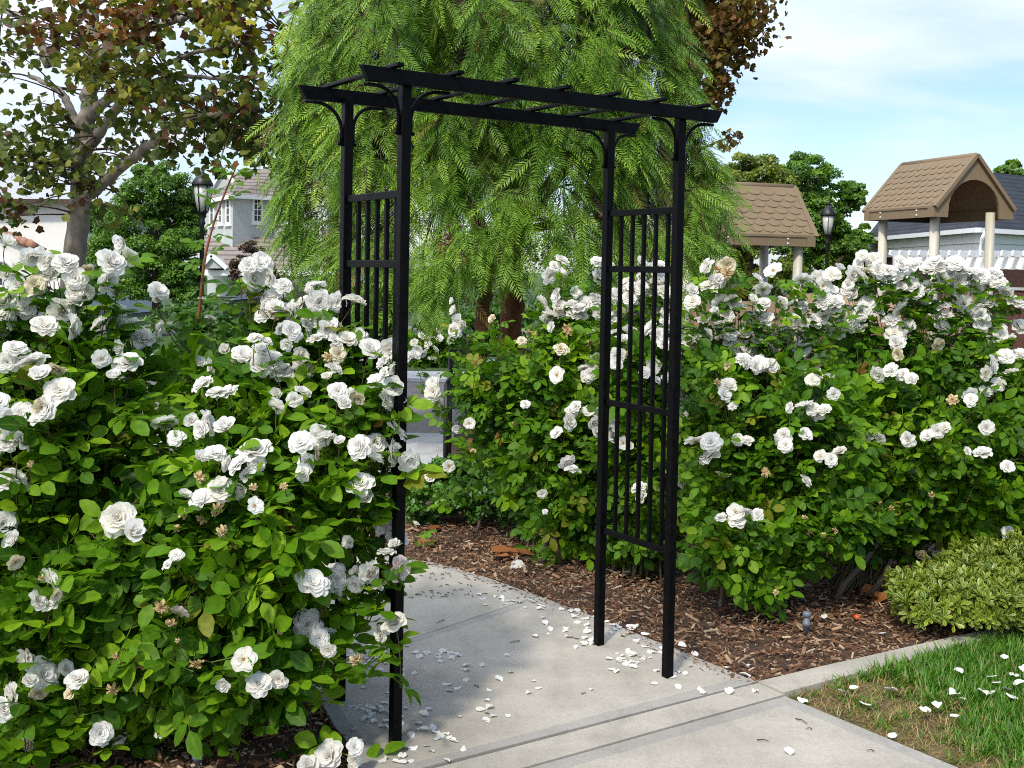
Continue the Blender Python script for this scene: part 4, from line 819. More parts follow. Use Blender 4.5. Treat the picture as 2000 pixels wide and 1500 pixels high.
zmin = .95 + .5 * np.exp(-((st[:, 0] - pb[0]) / .42) ** 2) + .25 * np.sin(st[:, 0] * 5.3) ** 2
low = st[:, 2] - lnth < zmin; lnth[low] = np.maximum(.2, (st[:, 2] - zmin)[low] - r.uniform(0, .3, low.sum()))
outw = unit(dirs * (1, 1, 0) + r.normal(0, .25, (ns_, 3)) * (1, 1, 0))
mid = st + outw * (.11 + .10 * lnth[:, None]) + np.array([0, 0, 1]) * (.10 - .12 * lnth)[:, None]; end = st + outw * (.08 + .05 * lnth[:, None]) + np.array([0, 0, -1]) * lnth[:, None] + r.normal(0, .06, (ns_, 3))
K = 22; lines = bez(st, mid, end, K); T, Dv, Nv, Rn = [], [], [], []
tone = np.clip(.46 + np.concatenate([btone, np.zeros(ns_ - len(btone))]) + r.normal(0, .13, ns_), 0, 1)
nleaf = 9
for k in range(nleaf):
    t = np.clip((k + r.uniform(0, 1, ns_)) / nleaf, .04, .999) * (K - 1); i0 = t.astype(int); fr = (t - i0)[:, None]; ii = np.arange(ns_)
    pnt = lines[ii, i0] * (1 - fr) + lines[ii, np.minimum(i0 + 1, K - 1)] * fr; tg = unit(lines[ii, np.minimum(i0 + 1, K - 1)] - lines[ii, i0])
    a = k * 2.4 + r.uniform(0, 6.28, ns_) * .25; side = np.stack([np.cos(a), np.sin(a), np.zeros(ns_)], 1)
    dv = unit(tg * .5 + side * .75 + outw * .25 + np.array([0, 0, -.36]) + r.normal(0, .12, (ns_, 3))); nv = unit(outw * .5 + side * .3 + np.array([-.1, -.5, .5]) + r.normal(0, .28, (ns_, 3)))
    T.append(pnt); Dv.append(dv); Nv.append(nv); Rn.append(np.clip(tone + r.normal(0, .1, ns_), 0, 1))
T, Dv, Nv, Rn = map(np.concatenate, (T, Dv, Nv, Rn)); n = len(T)
V, Fq, A = scatter(PEPPER_LEAVES, T, frames(Dv, Nv), r.uniform(.7, 1.4, n), Rn, r.uniform(size=n)); link('crown', mesh_np('crown', V, Fq, M['pepper_leaf'], A), pp)
V1, F1 = tubes_np(lines, .006, .0015, 3); pl_ = np.concatenate([np.asarray(s[0], float) for s in tr])
b_ = pl_[np.argmin(np.linalg.norm(pl_[None] - st[:, None], axis=2), 1)]; ln2 = bez(b_, (b_ + st) / 2 + np.array([0, 0, .25]), st, 8); V2, F2 = tubes_np(ln2, .008, .003, 4)
link('twigs', mesh_np('twigs', np.concatenate([V1, V2]), [np.concatenate([F1, F2 + len(V1)])], M['bark_dark']), pp)
for x, y, D, k in ((880, 470, 11.0, 90), (870, 490, 11.0, 50), (1120, 420, 11.2, 30), (770, 270, 11.3, 40), (780, 110, 11.2, 36), (1045, 500, 11.3, 20)):
    c = P(x, y, D * .77); mb = MB(); mb.tube([c + (0, 0, .16), c, c - (0, 0, .16)], .003, 4)
    for _ in range(k): q_ = c + r.normal(0, 1, 3) * (.03, .03, .07); mb.lathe(q_ - (0, 0, .008), [(.003, 0), (.009, .005), (.009, .011), (.003, .016)], 5)
    mb.build('berry_cluster', M['berry'], pp)

# --- other trees
clump_tree('dense rounded dark green tree left of the lamp post, behind the roses', (*P(305, 640, 24)[:2], 0),
  [(P(300, 545, 24.3), np.array([1.05, .9, .62])), (P(290, 460, 24.3), np.array([1.15, 1., .75])), (P(305, 385, 24.3), np.array([.8, .75, .68])), (P(290, 345, 24.3), np.array([.35, .35, .3])), (P(215, 500, 24.6), np.array([.55, .5, .7])), (P(355, 520, 24), np.array([.45, .5, .8])), (P(370, 420, 24.6), np.array([.25, .4, .6])), (P(190, 430, 25), np.array([.28, .3, .3]))], 'midgreen', .06, 300, 31, .13, P(300, 430, 24.3), sublump=60, lump=.27)
clump_tree('small reddish-brown leaved tree in front of the grey house', (*P(500, 620, 33)[:2], 0), [(P(492, 500, 33), np.array([.42, .4, .42])), (P(470, 535, 33), np.array([.4, .4, .4])), (P(520, 545, 33), np.array([.45, .4, .4])), (P(495, 570, 33), np.array([.7, .5, .4]))], 'plum', .09, 60, 32, .07, sublump=24)
clump_tree('yellowish green tree behind the lower brown play roof', (*P(1470, 640, 34)[:2], 0), [(P(1410, 370, 34), np.array([.75, .9, .6])), (P(1470, 345, 34), np.array([1.1, 1., .7])), (P(1515, 400, 34), np.array([.7, .8, .9])), (P(1440, 440, 34), np.array([1.2, 1., .9])), (P(1480, 520, 34), np.array([1.3, 1., .9])), (P(1400, 510, 34), np.array([.9, .9, .9]))], 'olive', .105, 210, 33, .2, sublump=46, lump=.3)
clump_tree('tall bushy bright green tree between the two play roofs', (*P(1590, 650, 37)[:2], 0), [(P(1578, 350, 37), np.array([.95, .9, .85])), (P(1600, 430, 37), np.array([1.1, 1., 1.])), (P(1660, 385, 37), np.array([.42, .5, .55])), (P(1560, 470, 37), np.array([.9, .9, 1.])), (P(1650, 490, 37), np.array([.8, .8, .75])), (P(1600, 550, 37), np.array([1.4, 1., .9])), (P(1535, 370, 37), np.array([.35, .5, .6])), (P(1655, 560, 37), np.array([.7, .8, .8])), (P(1680, 480, 36), np.array([.42, .5, .6])), (P(1690, 540, 36), np.array([.4, .5, .5]))], 'green', .105, 210, 34, .22, sublump=48, lump=.3)
clump_tree('green treetop rising over the dark roof at the right edge', (*P(2000, 700, 52)[:2], 0), [(P(1975, 350, 52), np.array([.85, .9, .75])), (P(2010, 375, 52), np.array([1.3, 1.1, .9])), (P(1978, 325, 52), np.array([.3, .3, .3])), (P(2030, 430, 52), np.array([1.6, 1.3, 1.5]))], 'green', .2, 80, 35, .25)
# shrubs that close the view under the pepper tree
for i, (lab, x, y, D, rx, rz, mt) in enumerate((('dark green shrub under the pepper tree, left of its trunk', 900, 640, 21, 1.1, .75, 'deep'), ('rounded shrub under the pepper tree, right of its trunk', 1090, 610, 22, 1.2, 1.0, 'deep'), ('leafy green shrub behind the left slatted side of the arch', 700, 590, 22, 1.0, 1.0, 'green'), ('large dark shrub behind the right slatted side of the arch', 1260, 570, 23, 1.2, 1.3, 'deep'), ('clipped green shrub behind the play panel', 1400, 600, 25, 1.2, 1.0, 'green'), ('low shrub beside the street, left of the small distant roses', 640, 640, 20, .7, .6, 'deep'), ('dark shrub under the rounded tree, behind the long reddish rose shoot', 370, 655, 19, .8, .62, 'deep'))):
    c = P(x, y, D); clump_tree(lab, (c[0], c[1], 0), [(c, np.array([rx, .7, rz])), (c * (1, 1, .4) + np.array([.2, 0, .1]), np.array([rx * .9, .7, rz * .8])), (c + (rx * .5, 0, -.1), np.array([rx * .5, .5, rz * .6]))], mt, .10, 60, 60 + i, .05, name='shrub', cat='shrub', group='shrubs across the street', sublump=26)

# --- low hedge behind the mulch, variegated shrub by the lawn
clump_tree('low dark-leaved shrub at the back of the mulch, seen through the arch', (*G(920, 1040)[:2], 0), [(P(840, 985, 6.75), np.array([.17, .2, .13])), (P(930, 975, 6.75), np.array([.19, .2, .15])), (P(1010, 985, 6.6), np.array([.16, .2, .15])), (P(880, 930, 7.1), np.array([.2, .2, .12])), (P(985, 920, 7.), np.array([.2, .2, .14])), (P(830, 940, 7.), np.array([.12, .2, .1])), (P(1080, 1000, 6.5), np.array([.14, .2, .15]))], 'deep', .042, 70, 41, .012, name='low_shrub', cat='shrub', sublump=26, lump=.35)
M['variegated'] = leafmat('variegated_leaf', [(0, (.04, .10, .006, 1)), (.5, (.11, .195, .01, 1)), (1, (.24, .32, .015, 1))], margin=(.42, .45, .10, 1), trans=.25, rough=.4)
r = RS(42); vs = empty('variegated_shrub', (*G(1900, 1200)[:2], 0), 'low yellow-green variegated shrub spreading over the concrete kerb on the right', 'shrub')
VE = [(P(1890, 1155, 4.95), np.array([.24, .26, .12])), (P(2020, 1130, 5.1), np.array([.34, .3, .15])), (P(1945, 1110, 5.25), np.array([.22, .2, .09])), (P(1815, 1190, 4.82), np.array([.13, .16, .09])), (P(1900, 1185, 4.8), np.array([.22, .16, .12])), (P(2020, 1180, 4.85), np.array([.3, .2, .14])), (P(1780, 1150, 4.95), np.array([.08, .12, .07]))]
T, Dv, Nv, Rn = [], [], [], []
for c, R_ in VE:
    k = int(620 * (R_[0] * R_[2] + R_[0] * R_[1]) / .18); dd = sample_dirs(r, k * 2); dd = dd[(dd[:, 2] > -.35)][:k]; k = len(dd); pnt = c + dd * R_ * r.uniform(.68, 1.14, (k, 1)) * (1 + .1 * np.sin(dd[:, :1] * 7 + c[0] * 9) * np.cos(dd[:, 2:] * 6)); ok = pnt[:, 2] > .015; dd, pnt = dd[ok], pnt[ok]; k = len(pnt)
    ax = unit(dd + np.array([0, -.1, .6]) + r.normal(0, .25, (k, 3))); tone = np.clip(r.normal(.5, .2, k), 0, 1); ref = unit(np.cross(ax, r.normal(size=(k, 3)))); bn = np.cross(ax, ref)
    for j in range(8):
        a = j * 2.4; sd_ = ref * math.cos(a) + bn * math.sin(a); op = .35 + .08 * j
        dv = unit(sd_ * op + ax * (1.05 - op * .55)); T.append(pnt - ax * (.012 * (j / 8))); Dv.append(dv); Nv.append(unit(ax * .8 - sd_ * .5 + ax * .2)); Rn.append(np.clip(tone + r.normal(0, .1, k), 0, 1))
T, Dv, Nv, Rn = map(np.concatenate, (T, Dv, Nv, Rn)); n = len(T)
SPAT = [strip(1, .17, .18, .25, st=(0, .35, .7, .92, 1), prof=(.12, .45, 1, .75, .15)) for _ in range(2)]
V, Fq, A = scatter([(v, [f], a) for v, f, a in SPAT], T, frames(Dv, Nv), r.uniform(.033, .052, n), Rn); link('foliage', mesh_np('foliage', V, Fq, M['variegated'], A), vs)
ln = bez(np.tile(np.array(vs.location), (60, 1)) + r.normal(0, .06, (60, 3)) * (1, 1, 0), np.tile(np.array(vs.location), (60, 1)) + r.normal(0, .15, (60, 3)) * (1, 1, 0) + (0, 0, .15), T[r.choice(len(T), 60)], 6); V1, F1 = tubes_np(ln, .006, .003, 5); link('stems', mesh_np('stems', V1, [F1], M['old_cane']), vs)
# ------------------------------------------------------------------ street lamps
M['iron'] = solid('black_iron', (.006, .006, .007, 1), (.012, .012, .014, 1), .45, 20)
M['lampglass'] = solid('frosted_glass', (.42, .42, .38, 1), (.5, .5, .46, 1), .25, 6)
def lamp(label, x, y_top, D):
    top = P(x, y_top, D); b_ = np.array([top[0], top[1], 0]); H = top[2]; root = empty('street_lamp', b_, label, 'street lamp', 'black lantern street lamps')
    k = 1.0; zl = H - .98
    mb = MB(); mb.lathe(b_, [(.16, -.02), (.16, .12), (.12, .2), (.085, .5), (.06, .6), (.052, .62), (.048, zl - .28), (.075, zl - .24), (.055, zl - .18), (.06, zl - .1), (.1, zl - .02), (.12, zl)], 14); mb.build('pole', M['iron'], root)
    mb = MB(); mb.lathe(b_, [(.10, zl + .005), (.155, zl + .25), (.185, zl + .56)], 12); mb.build('glass_globe', M['lampglass'], root)
    mb = MB()
    for i in range(6):
        a = i * math.pi / 3 + .3; c, s_ = math.cos(a), math.sin(a); mb.tube([b_ + (.115 * c, .115 * s_, zl), b_ + (.17 * c, .17 * s_, zl + .25), b_ + (.2 * c, .2 * s_, zl + .57)], .012, 6)
    mb.lathe(b_, [(.115, zl - .01), (.125, zl + .01), (.115, zl + .03)], 12); mb.build('lantern_frame', M['iron'], root)
    mb = MB(); mb.lathe(b_, [(.225, zl + .56), (.235, zl + .60), (.17, zl + .72), (.085, zl + .82), (.03, zl + .86), (.03, zl + .9), (.045, zl + .93), (.01, zl + .98)], 14); mb.build('cap', M['iron'], root)
lamp('black lantern street lamp beside the dark rounded tree on the left', 396, 325, 24.0)
lamp('black lantern street lamp between the two brown play roofs', 1618, 394, 33.0)

# ------------------------------------------------------------------ houses
M['stucco_white'] = solid('white_stucco', (.70, .68, .64, 1), (.78, .76, .72, 1), .9, 3, bump=.2, bscale=60)
M['stucco_grey'] = solid('grey_blue_stucco', (.42, .46, .445, 1), (.49, .525, .50, 1), .9, 2.5, bump=.2, bscale=60)
M['trim'] = solid('white_trim', (.76, .76, .75, 1), (.82, .82, .81, 1), .5, 4)
M['pane'] = solid('dark_window_glass', (.02, .025, .03, 1), (.06, .07, .08, 1), .08, 1.5, spec=.7)
M['terracotta'] = solid('terracotta_tile', (.26, .12, .075, 1), (.40, .22, .15, 1), .85, 6)
def courses(name, a, b, per, dark):
    m = solid(name, a, b, .9, 1.4); ns, ls = m.node_tree.nodes, m.node_tree.links
    bs = [n for n in ns if n.type == 'BSDF_PRINCIPLED'][0]; src = bs.inputs['Base Color'].links[0].from_socket
    tcn = N(ns, 'ShaderNodeTexCoord'); sx_ = N(ns, 'ShaderNodeSeparateXYZ'); ls.new(tcn.outputs['Object'], sx_.inputs[0])
    mu = N(ns, 'ShaderNodeMath', operation='MULTIPLY'); ls.new(sx_.outputs[2], mu.inputs[0]); mu.inputs[1].default_value = per
    fr = N(ns, 'ShaderNodeMath', operation='FRACT'); ls.new(mu.outputs[0], fr.inputs[0])
    rp = ramp(ns, [(0, (dark, dark, dark, 1)), (.22, (dark, dark, dark, 1)), (.34, (1, 1, 1, 1)), (1, (1.0, 1.0, 1.0, 1))]); ls.new(fr.outputs[0], rp.inputs[0])
    mx = N(ns, 'ShaderNodeMix', data_type='RGBA', blend_type='MULTIPLY'); mx.inputs[0].default_value = 1; ls.new(src, mx.inputs[6]); ls.new(rp.outputs[0], mx.inputs[7])
    nz = N(ns, 'ShaderNodeTexNoise', Scale=9, Detail=2); mpn = N(ns, 'ShaderNodeMapping'); mpn.inputs['Scale'].default_value = (1, 1, 6); ls.new(tcn.outputs['Object'], mpn.inputs[0]); ls.new(mpn.outputs[0], nz.inputs[0])
    r2 = ramp(ns, [(.35, (.75, .75, .75, 1)), (.65, (1.15, 1.12, 1.1, 1))]); ls.new(nz.outputs[0], r2.inputs[0])
    m2 = N(ns, 'ShaderNodeMix', data_type='RGBA', blend_type='MULTIPLY'); m2.inputs[0].default_value = 1; ls.new(mx.outputs[2], m2.inputs[6]); ls.new(r2.outputs[0], m2.inputs[7]); ls.new(m2.outputs[2], bs.inputs['Base Color'])
    return m
M['tile_roof'] = courses('brown_tile_courses', (.20, .165, .145, 1), (.29, .245, .22, 1), 4.5, .42)
M['slate_roof'] = courses('dark_shingle_courses', (.022, .028, .042, 1), (.04, .048, .065, 1), 8, .55)
M['brick'] = solid('dark_brick', (.06, .022, .016, 1), (.11, .045, .033, 1), .9, 12, bump=.4)
def window(root, o, ax, az_, w, h, cols, rows, out_, fw=.1):
    """window on a wall: o = lower left corner of the opening, ax along the wall, out_ = outward normal"""
    mb = MB(); o, ax, az_, out_ = map(np.asarray, (o, ax, az_, out_))
    fr = lambda lo, hi: mb.frame(o, ax, out_, az_, lo, hi)
    fr((-fw, .0, -fw), (0, .06, h + fw)); fr((w, .0, -fw), (w + fw, .06, h + fw)); fr((0, .0, h), (w, .06, h + fw)); fr((0, 0, -fw), (w, .06, 0)); 
    f = mb.build('window', M['trim'], root)
    mb = MB(); mb.frame(o, ax, out_, az_, (0.002, .004, .002), (w - .002, .018, h - .002)); mb.build('pane', M['pane'], f)
    mb = MB()
    for i in range(1, cols): mb.frame(o, ax, out_, az_, (w * i / cols - .02, .02, 0), (w * i / cols + .02, .04, h))
    for j in range(1, rows): mb.frame(o, ax, out_, az_, (0, .021, h * j / rows - .018), (w, .037, h * j / rows + .018))
    if mb.v: mb.build('muntins', M['trim'], f)
    mb = MB(); mb.frame(o, ax, out_, az_, (-fw - .05, 0, -fw - .07), (w + fw + .05, .11, -fw - .002)); mb.build('sill', M['trim'], f)
    return f
# grey-blue house
HA, HB, HC, HE = [P(x, 390, D)[:2] for x, D in ((398, 57.5), (455, 54.5), (532, 57), (640, 52.5))]
zw0, zw1 = P(470, 462, 56)[2], P(470, 386, 56)[2]
gh = empty('grey_house', (HB[0], HB[1], 0), 'grey-blue two-storey house with brown tiled roofs and white windows', 'house')
pl = [HA, HB, HC, HE, HE + (0, 9), HA + (0, 6)]
mb = MB(); mb.prism([(p[0], p[1], zw0 - .6) for p in pl], (0, 0, zw1 - zw0 + .6)); mb.build('upper_wall', M['stucco_grey'], gh)
gw = [P(405, 560, 55)[:2], P(640, 560, 50.5)[:2]]
mb = MB(); mb.prism([(gw[0][0], gw[0][1], 0), (gw[1][0], gw[1][1], 0), (gw[1][0], gw[1][1] + 12, 0), (gw[0][0], gw[0][1] + 6, 0)], (0, 0, zw0 - 1.4)); mb.build('lower_wall', M['stucco_grey'], gh)
def roofmesh(name, polys, mat, root, th=.12):
    mb = MB()
    for pl_ in polys: mb.prism(pl_, (0, 0, -th))
    return mb.build(name, mat, root)
ev = [P(x, y, D) for x, y, D in ((392, 392, 57.2), (455, 378, 53.9), (532, 383, 56.5), (650, 361, 51.8))]
zr = P(470, 329, 60)[2]; R1_, R2_ = P(472, 329, 60), P(640, 336, 60)
roofmesh('roof', [[ev[0], ev[1], R1_], [ev[1], ev[2], R2_ * .45 + R1_ * .55, R1_], [ev[2], ev[3], R2_, R2_ * .45 + R1_ * .55], [ev[0], R1_, R1_ + (0, 5, -2.2)], [R1_, R2_, R2_ + (0, 5, -2.2), R1_ + (0, 5, -2.2)]], M['tile_roof'], gh)
mb = MB()
for a, b in zip(ev[:-1], ev[1:]): mb.bar(a + (0, -.03, -.12), b + (0, -.03, -.12), .1, .2)
mb.build('gutter', M['trim'], gh)
ga, gb_, gc = P(414, 374, 57.3), P(436, 331, 57.3), P(456, 362, 57.3)
mb = MB(); mb.prism([ga, gc, gb_], (0, 4, 0)); dm = mb.build('gable', M['stucco_grey'], gh)
mb = MB(); mb.bar(ga + (-.1, -.1, .05), gb_ + (0, -.1, .12), .2, .16, up=(0, 1, 0)); mb.bar(gb_ + (0, -.1, .12), gc + (.1, -.1, .05), .2, .16, up=(0, 1, 0)); mb.build('bargeboard', M['trim'], dm)
for xa, xb, ya, yb, D, wall, cols, rows in ((412, 418, 396, 436, 0, 0, 1, 2), (429, 434, 396, 434, 0, 0, 1, 3), (444, 450, 392, 434, 0, 0, 1, 3), (495, 509, 388, 431, 0, 1, 2, 4), (541, 566, 389, 433, 0, 2, 2, 2)):
    A_, B_ = [(HA, HB), (HB, HC), (HC, HE)][wall]; ax = np.array([*(B_ - A_), 0]); L_ = np.linalg.norm(ax); ax /= L_; on = np.array([ax[1], -ax[0], 0])
    def hit(px, py):
        d = ray(px, py); n_ = on; t = ((np.array([*A_, 0]) - EYE) @ n_) / (d @ n_); return EYE + d * t
    p0, p1 = hit(xa, yb), hit(xb, ya); wd = (p1 - p0) @ ax; hh = p1[2] - p0[2]
    window(gh, p0 + on * .002, ax, AZ_, wd, hh, cols, rows, on, .14)
lr = [P(395, 527, 52.5), P(655, 527, 48.5), P(660, 463, 54.5), P(398, 463, 57)]
roofmesh('lower_roof', [lr], M['tile_roof'], gh); mb = MB(); mb.bar(lr[0] + (0, -.05, -.14), lr[1] + (0, -.05, -.14), .12, .25); mb.build('gutter', M['trim'], gh)
sg = [P(396, 524, 51.5), P(414, 502, 51.5), P(440, 524, 51.5)]; mb = MB(); mb.prism(sg, (0, 4, 0)); pg_ = mb.build('porch_gable', M['stucco_grey'], gh)
mb = MB(); mb.bar(sg[0] + (-.1, -.1, 0), sg[1] + (0, -.1, .1), .2, .14, up=(0, 1, 0)); mb.bar(sg[1] + (0, -.1, .1), sg[2] + (.1, -.1, 0), .2, .14, up=(0, 1, 0)); mb.build('bargeboard', M['trim'], pg_)
gd = gw[1] - gw[0]; gd = np.array([*(gd / np.linalg.norm(gd)), 0]); gn = np.array([gd[1], -gd[0], 0])
for fx in (.52, .62, .72):
    q0 = np.array([*(gw[0] + (gw[1] - gw[0]) * fx), 1.1]); window(gh, q0 + gn * .002, gd, AZ_, .42, .75, 1, 2, gn, .08)
# white house, far left
wh = empty('white_house', (*P(40, 600, 30)[:2], 0), 'white stucco house behind the sycamore with a terracotta tiled lower roof', 'house')
wa, wb_ = P(-160, 430, 31)[:2], P(134, 430, 30)[:2]
zt = P(60, 392, 30.3)[2]
mb = MB(); mb.prism([(wa[0], wa[1], 0), (wb_[0], wb_[1], 0), (wb_[0] + .4, wb_[1] + 7, 0), (wa[0], wa[1] + 7, 0)], (0, 0, zt)); mb.build('wall', M['stucco_white'], wh)
roofmesh('roof', [[(wa[0] - .5, wa[1] - .5, zt + .02), (wb_[0] + .35, wb_[1] - .5, zt + .02), (wb_[0] - 1, wb_[1] + 3.5, zt + .25), (wa[0] + 1, wa[1] + 3.5, zt + .25)], [(wb_[0] + .35, wb_[1] - .5, zt + .02), (wb_[0] + .7, wb_[1] + 7.5, zt + .02), (wb_[0] - 1, wb_[1] + 3.5, zt + .25)]], M['bark_dark'], wh)
e1, e2 = P(-40, 440, 26.5), P(72, 484, 26.5)
mb = MB(); mb.prism([(e1[0], e1[1], 0), (e2[0], e2[1], 0), e2 - (0, 0, .06), e1 - (0, 0, .06)], (0, .5, 0)); mb.build('porch_wall', M['stucco_white'], wh)
q_ = RS(9); mb = MB(); 
for i in range(9):
    t0, t1 = i / 9, (i + 1) / 9 + .03; a, b = e1 * (1 - t0) + e2 * t0, e1 * (1 - t1) + e2 * t1; mb.tube([a + (0, -.12, .05), b + (0, -.12, .02)], [.11, .095], 10); mb.bar(a + (0, .2, .0), b + (0, .2, -.02), .5, .06)
mb.build('tile_rake', M['terracotta'], wh)
ar = [P(-30, 585, 26.45)] + [P(-2 + 26 * math.cos(a), 520 - 12 * math.sin(a), 26.45) for a in np.linspace(math.pi, 0, 9)] + [P(24, 585, 26.45)]
mb = MB(); mb.prism(ar, (0, .03, 0)); af = mb.build('arched_window', M['pane'], wh)
mb = MB(); mb.tube([p + (0, -.03, 0) for p in ar], .07, 6); 
for y in (540, 560): mb.bar(P(-28, y, 26.42), P(24, y, 26.42), .05, .08)
mb.bar(P(8, 515, 26.42), P(8, 585, 26.42), .05, .07, up=(0, 1, 0)); mb.build('frame', M['trim'], af)
mb = MB()
for y in np.linspace(514, 582, 15): mb.bar(P(10, y, 26.43), P(23, y, 26.43), .02, .04)
mb.build('shutter', M['stucco_grey'], af)
# tan house far right
th_ = empty('tan_house', (*P(1700, 560, 62)[:2], 0), 'distant tan house with a reddish roof glimpsed left of the right-hand play posts', 'house')
a = P(1665, 560, 62); b = P(1760, 560, 62); zt = P(1700, 468, 62)[2]
mb = MB(); mb.box((a[0], a[1], 0), (b[0], a[1] + 8, zt)); mb.build('wall', solid('tan_stucco', (.46, .27, .14, 1), (.5, .3, .17, 1), .9), th_)
roofmesh('roof', [[(a[0] - .4, a[1] - .4, zt), (b[0] + .4, a[1] - .4, zt), (b[0] - 1, a[1] + 4, zt + .6), (a[0] + .9, a[1] + 4, zt + .6)], [(a[0] - .4, a[1] - .4, zt), (a[0] + .9, a[1] + 4, zt + .6), (a[0] - .4, a[1] + 8.4, zt)]], M['terracotta'], th_)
window(th_, np.array([P(1684, 500, 62)[0], a[1] - .002, P(1684, 494, 62)[2]]), (1, 0, 0), AZ_, .55, .9, 1, 2, (0, -1, 0), .1)
# clubhouse on the right
cc = P(1910, 447, 28.); ze = cc[2]; lf, rt = P(1690, 465, 37.)[:2], P(2250, 458, 33.)[:2]
cb = empty('clubhouse', (cc[0], cc[1], 0), 'low clubhouse with a dark shingled hip roof, broad white frieze and brick walls', 'building')
ctr = (lf + rt) / 2 + np.array([2, 3]); dl = unit(np.array([*(lf - cc[:2]), 0])); dr_ = unit(np.array([*(rt - cc[:2]), 0])); inn = unit(dl + dr_)
C0 = np.array([cc[0], cc[1], 0]); Lf, Rt = np.array([*lf, 0]), np.array([*rt, 0])
def wedge(z0, z1, ins, mat, nm):
    mb = MB(); a, b, c = Lf + inn * ins, C0 + inn * ins * 1.0, Rt + inn * ins; mb.prism([(p[0], p[1], z0) for p in (a, b, c, c + inn * 9, a + inn * 9)], (0, 0, z1 - z0)); return mb.build(nm, mat, cb)
wedge(0, ze - .62, .75, M['brick'], 'brick_wall'); wedge(ze - .62, ze - .34, .55, M['trim'], 'frieze'); wedge(ze - .335, ze - .06, .45, M['trim'], 'frieze')
mb = MB(); mb.bar(Lf + (0, 0, ze - .03), C0 + (0, 0, ze - .03), .14, .12); mb.bar(C0 + (0, 0, ze - .03), Rt + (0, 0, ze - .03), .14, .12); mb.build('gutter', M['trim'], cb)
rid = ze + 1.75; RD1 = C0 + inn * 3.6 + dl * .2; q1 = Lf + inn * 4.2
roofmesh('roof', [[Lf + (0, 0, ze + .02), C0 + (0, 0, ze + .02), RD1 + (0, 0, rid), q1 + (0, 0, ze + 1.2)], [C0 + (0, 0, ze + .02), Rt + (0, 0, ze + .02), Rt + inn * 3.6 + (0, 0, rid), RD1 + (0, 0, rid)], [RD1 + (0, 0, rid), Rt + inn * 3.6 + (0, 0, rid), Rt + inn * 9 + (0, 0, ze), Lf + inn * 9 + (0, 0, ze), q1 + (0, 0, ze + 1.2)]], M['slate_roof'], cb)
dp = [P(1925, 453, 27.8), P(1918, 466, 27.95), P(1917, 480, 28.1), P(1913, 488, 28.1), P(1913, 560, 28.1)]; mb = MB(); mb.tube(dp, .05, 8); mb.build('downpipe', M['trim'], cb)
# white pergola and its brick piers in front of the clubhouse
pg = empty('white_pergola', (*P(1900, 600, 25)[:2], 0), 'white wooden pergola with scalloped rafter tails on brick piers, before the clubhouse', 'pergola')
p0, p1 = P(1745, 512, 27.5), P(2120, 516, 24.5); z_ = p0[2]; p1[2] = z_
d_ = unit(p1 - p0); nrm = np.array([d_[1], -d_[0], 0]); ln_ = np.linalg.norm(p1 - p0)
mb = MB(); mb.bar(p0, p1, .09, .26); mb.build('beam', M['trim'], pg)
mb = MB(); mb.bar(p0 - nrm * 1.6, p1 - nrm * 1.6, .09, .26); mb.build('beam', M['trim'], pg)
nr = int(ln_ / .24)
for i in range(nr):
    q0 = p0 + d_ * (.1 + i * .24) + (0, 0, .135); mb = MB()
    pr_ = [(-.45, .03), (-.45, .09), (-.40, .15), (2.0, .15), (2.05, .09), (2.05, .03), (1.9, 0), (-.33, 0)]
    mb.prism([q0 - d_ * .024 - nrm * x + (0, 0, z) for x, z in pr_], d_ * .048); mb.build('rafter', M['trim'], pg)
for f in (.06, .52, .99):
    q0 = p0 + d_ * ln_ * f; q0[2] = 0
    mb = MB(); mb.frame(q0, d_, nrm, AZ_, (-.3, -.3, 0), (.3, .3, z_ - .55)); pr0 = mb.build('pier', M['brick'], pg)
    mb = MB(); mb.frame(q0, d_, nrm, AZ_, (-.36, -.36, z_ - .548), (.36, .36, z_ - .44)); mb.frame(q0, d_, nrm, AZ_, (-.2, -.2, z_ - .439), (.2, .2, z_ - .131)); mb.build('capital', M['trim'], pr0)
bw = empty('brick_wall', (*P(1990, 640, 24)[:2], 0), 'dark red brick garden wall with a pale coping at the right edge', 'wall'); a, b = P(1930, 560, 24.6), P(2300, 560, 23.4); zt = P(1985, 567, 24.4)[2]
mb = MB(); mb.bar((a[0], a[1], zt / 2), (b[0], b[1], zt / 2), .25, zt); mb.build('wall_body', M['brick'], bw); mb = MB(); mb.bar((a[0], a[1], zt + .032), (b[0], b[1], zt + .032), .34, .06); mb.build('coping', M['paleconc'], bw)

# ------------------------------------------------------------------ playground
M['plastic'] = solid('brown_plastic', (.20, .143, .082, 1), (.222, .16, .092, 1), .62, 3, bump=.08, bscale=300)
M['plastic2'] = solid('tan_plastic', (.33, .215, .135, 1), (.36, .24, .15, 1), .55, 3, bump=.08, bscale=300)
M['post'] = solid('cream_post', (.50, .46, .37, 1), (.56, .52, .42, 1), .4, 3)
M['maroon'] = solid('maroon_plastic', (.06, .018, .012, 1), (.075, .022, .015, 1), .5)
M['mesh'] = solid('dark_mesh', (.02, .018, .016, 1), (.03, .027, .024, 1), .6)
M['white_bolt'] = solid('white_cap', (.75, .74, .72, 1), None, .35)
PY = math.radians(18); pa, pbx = np.array([math.sin(PY), -math.cos(PY), 0]), np.array([math.cos(PY), math.sin(PY), 0])
pgr = empty('playground_structure', (*P(1650, 700, 15.5)[:2], 0), 'brown play structure with two shingled plastic roofs on cream posts', 'playground')
M['gable_shade'] = solid('painted_gable_shade', (.03, .022, .015, 1), None, .8)  # near-black colour paints in the shade inside the gable roof
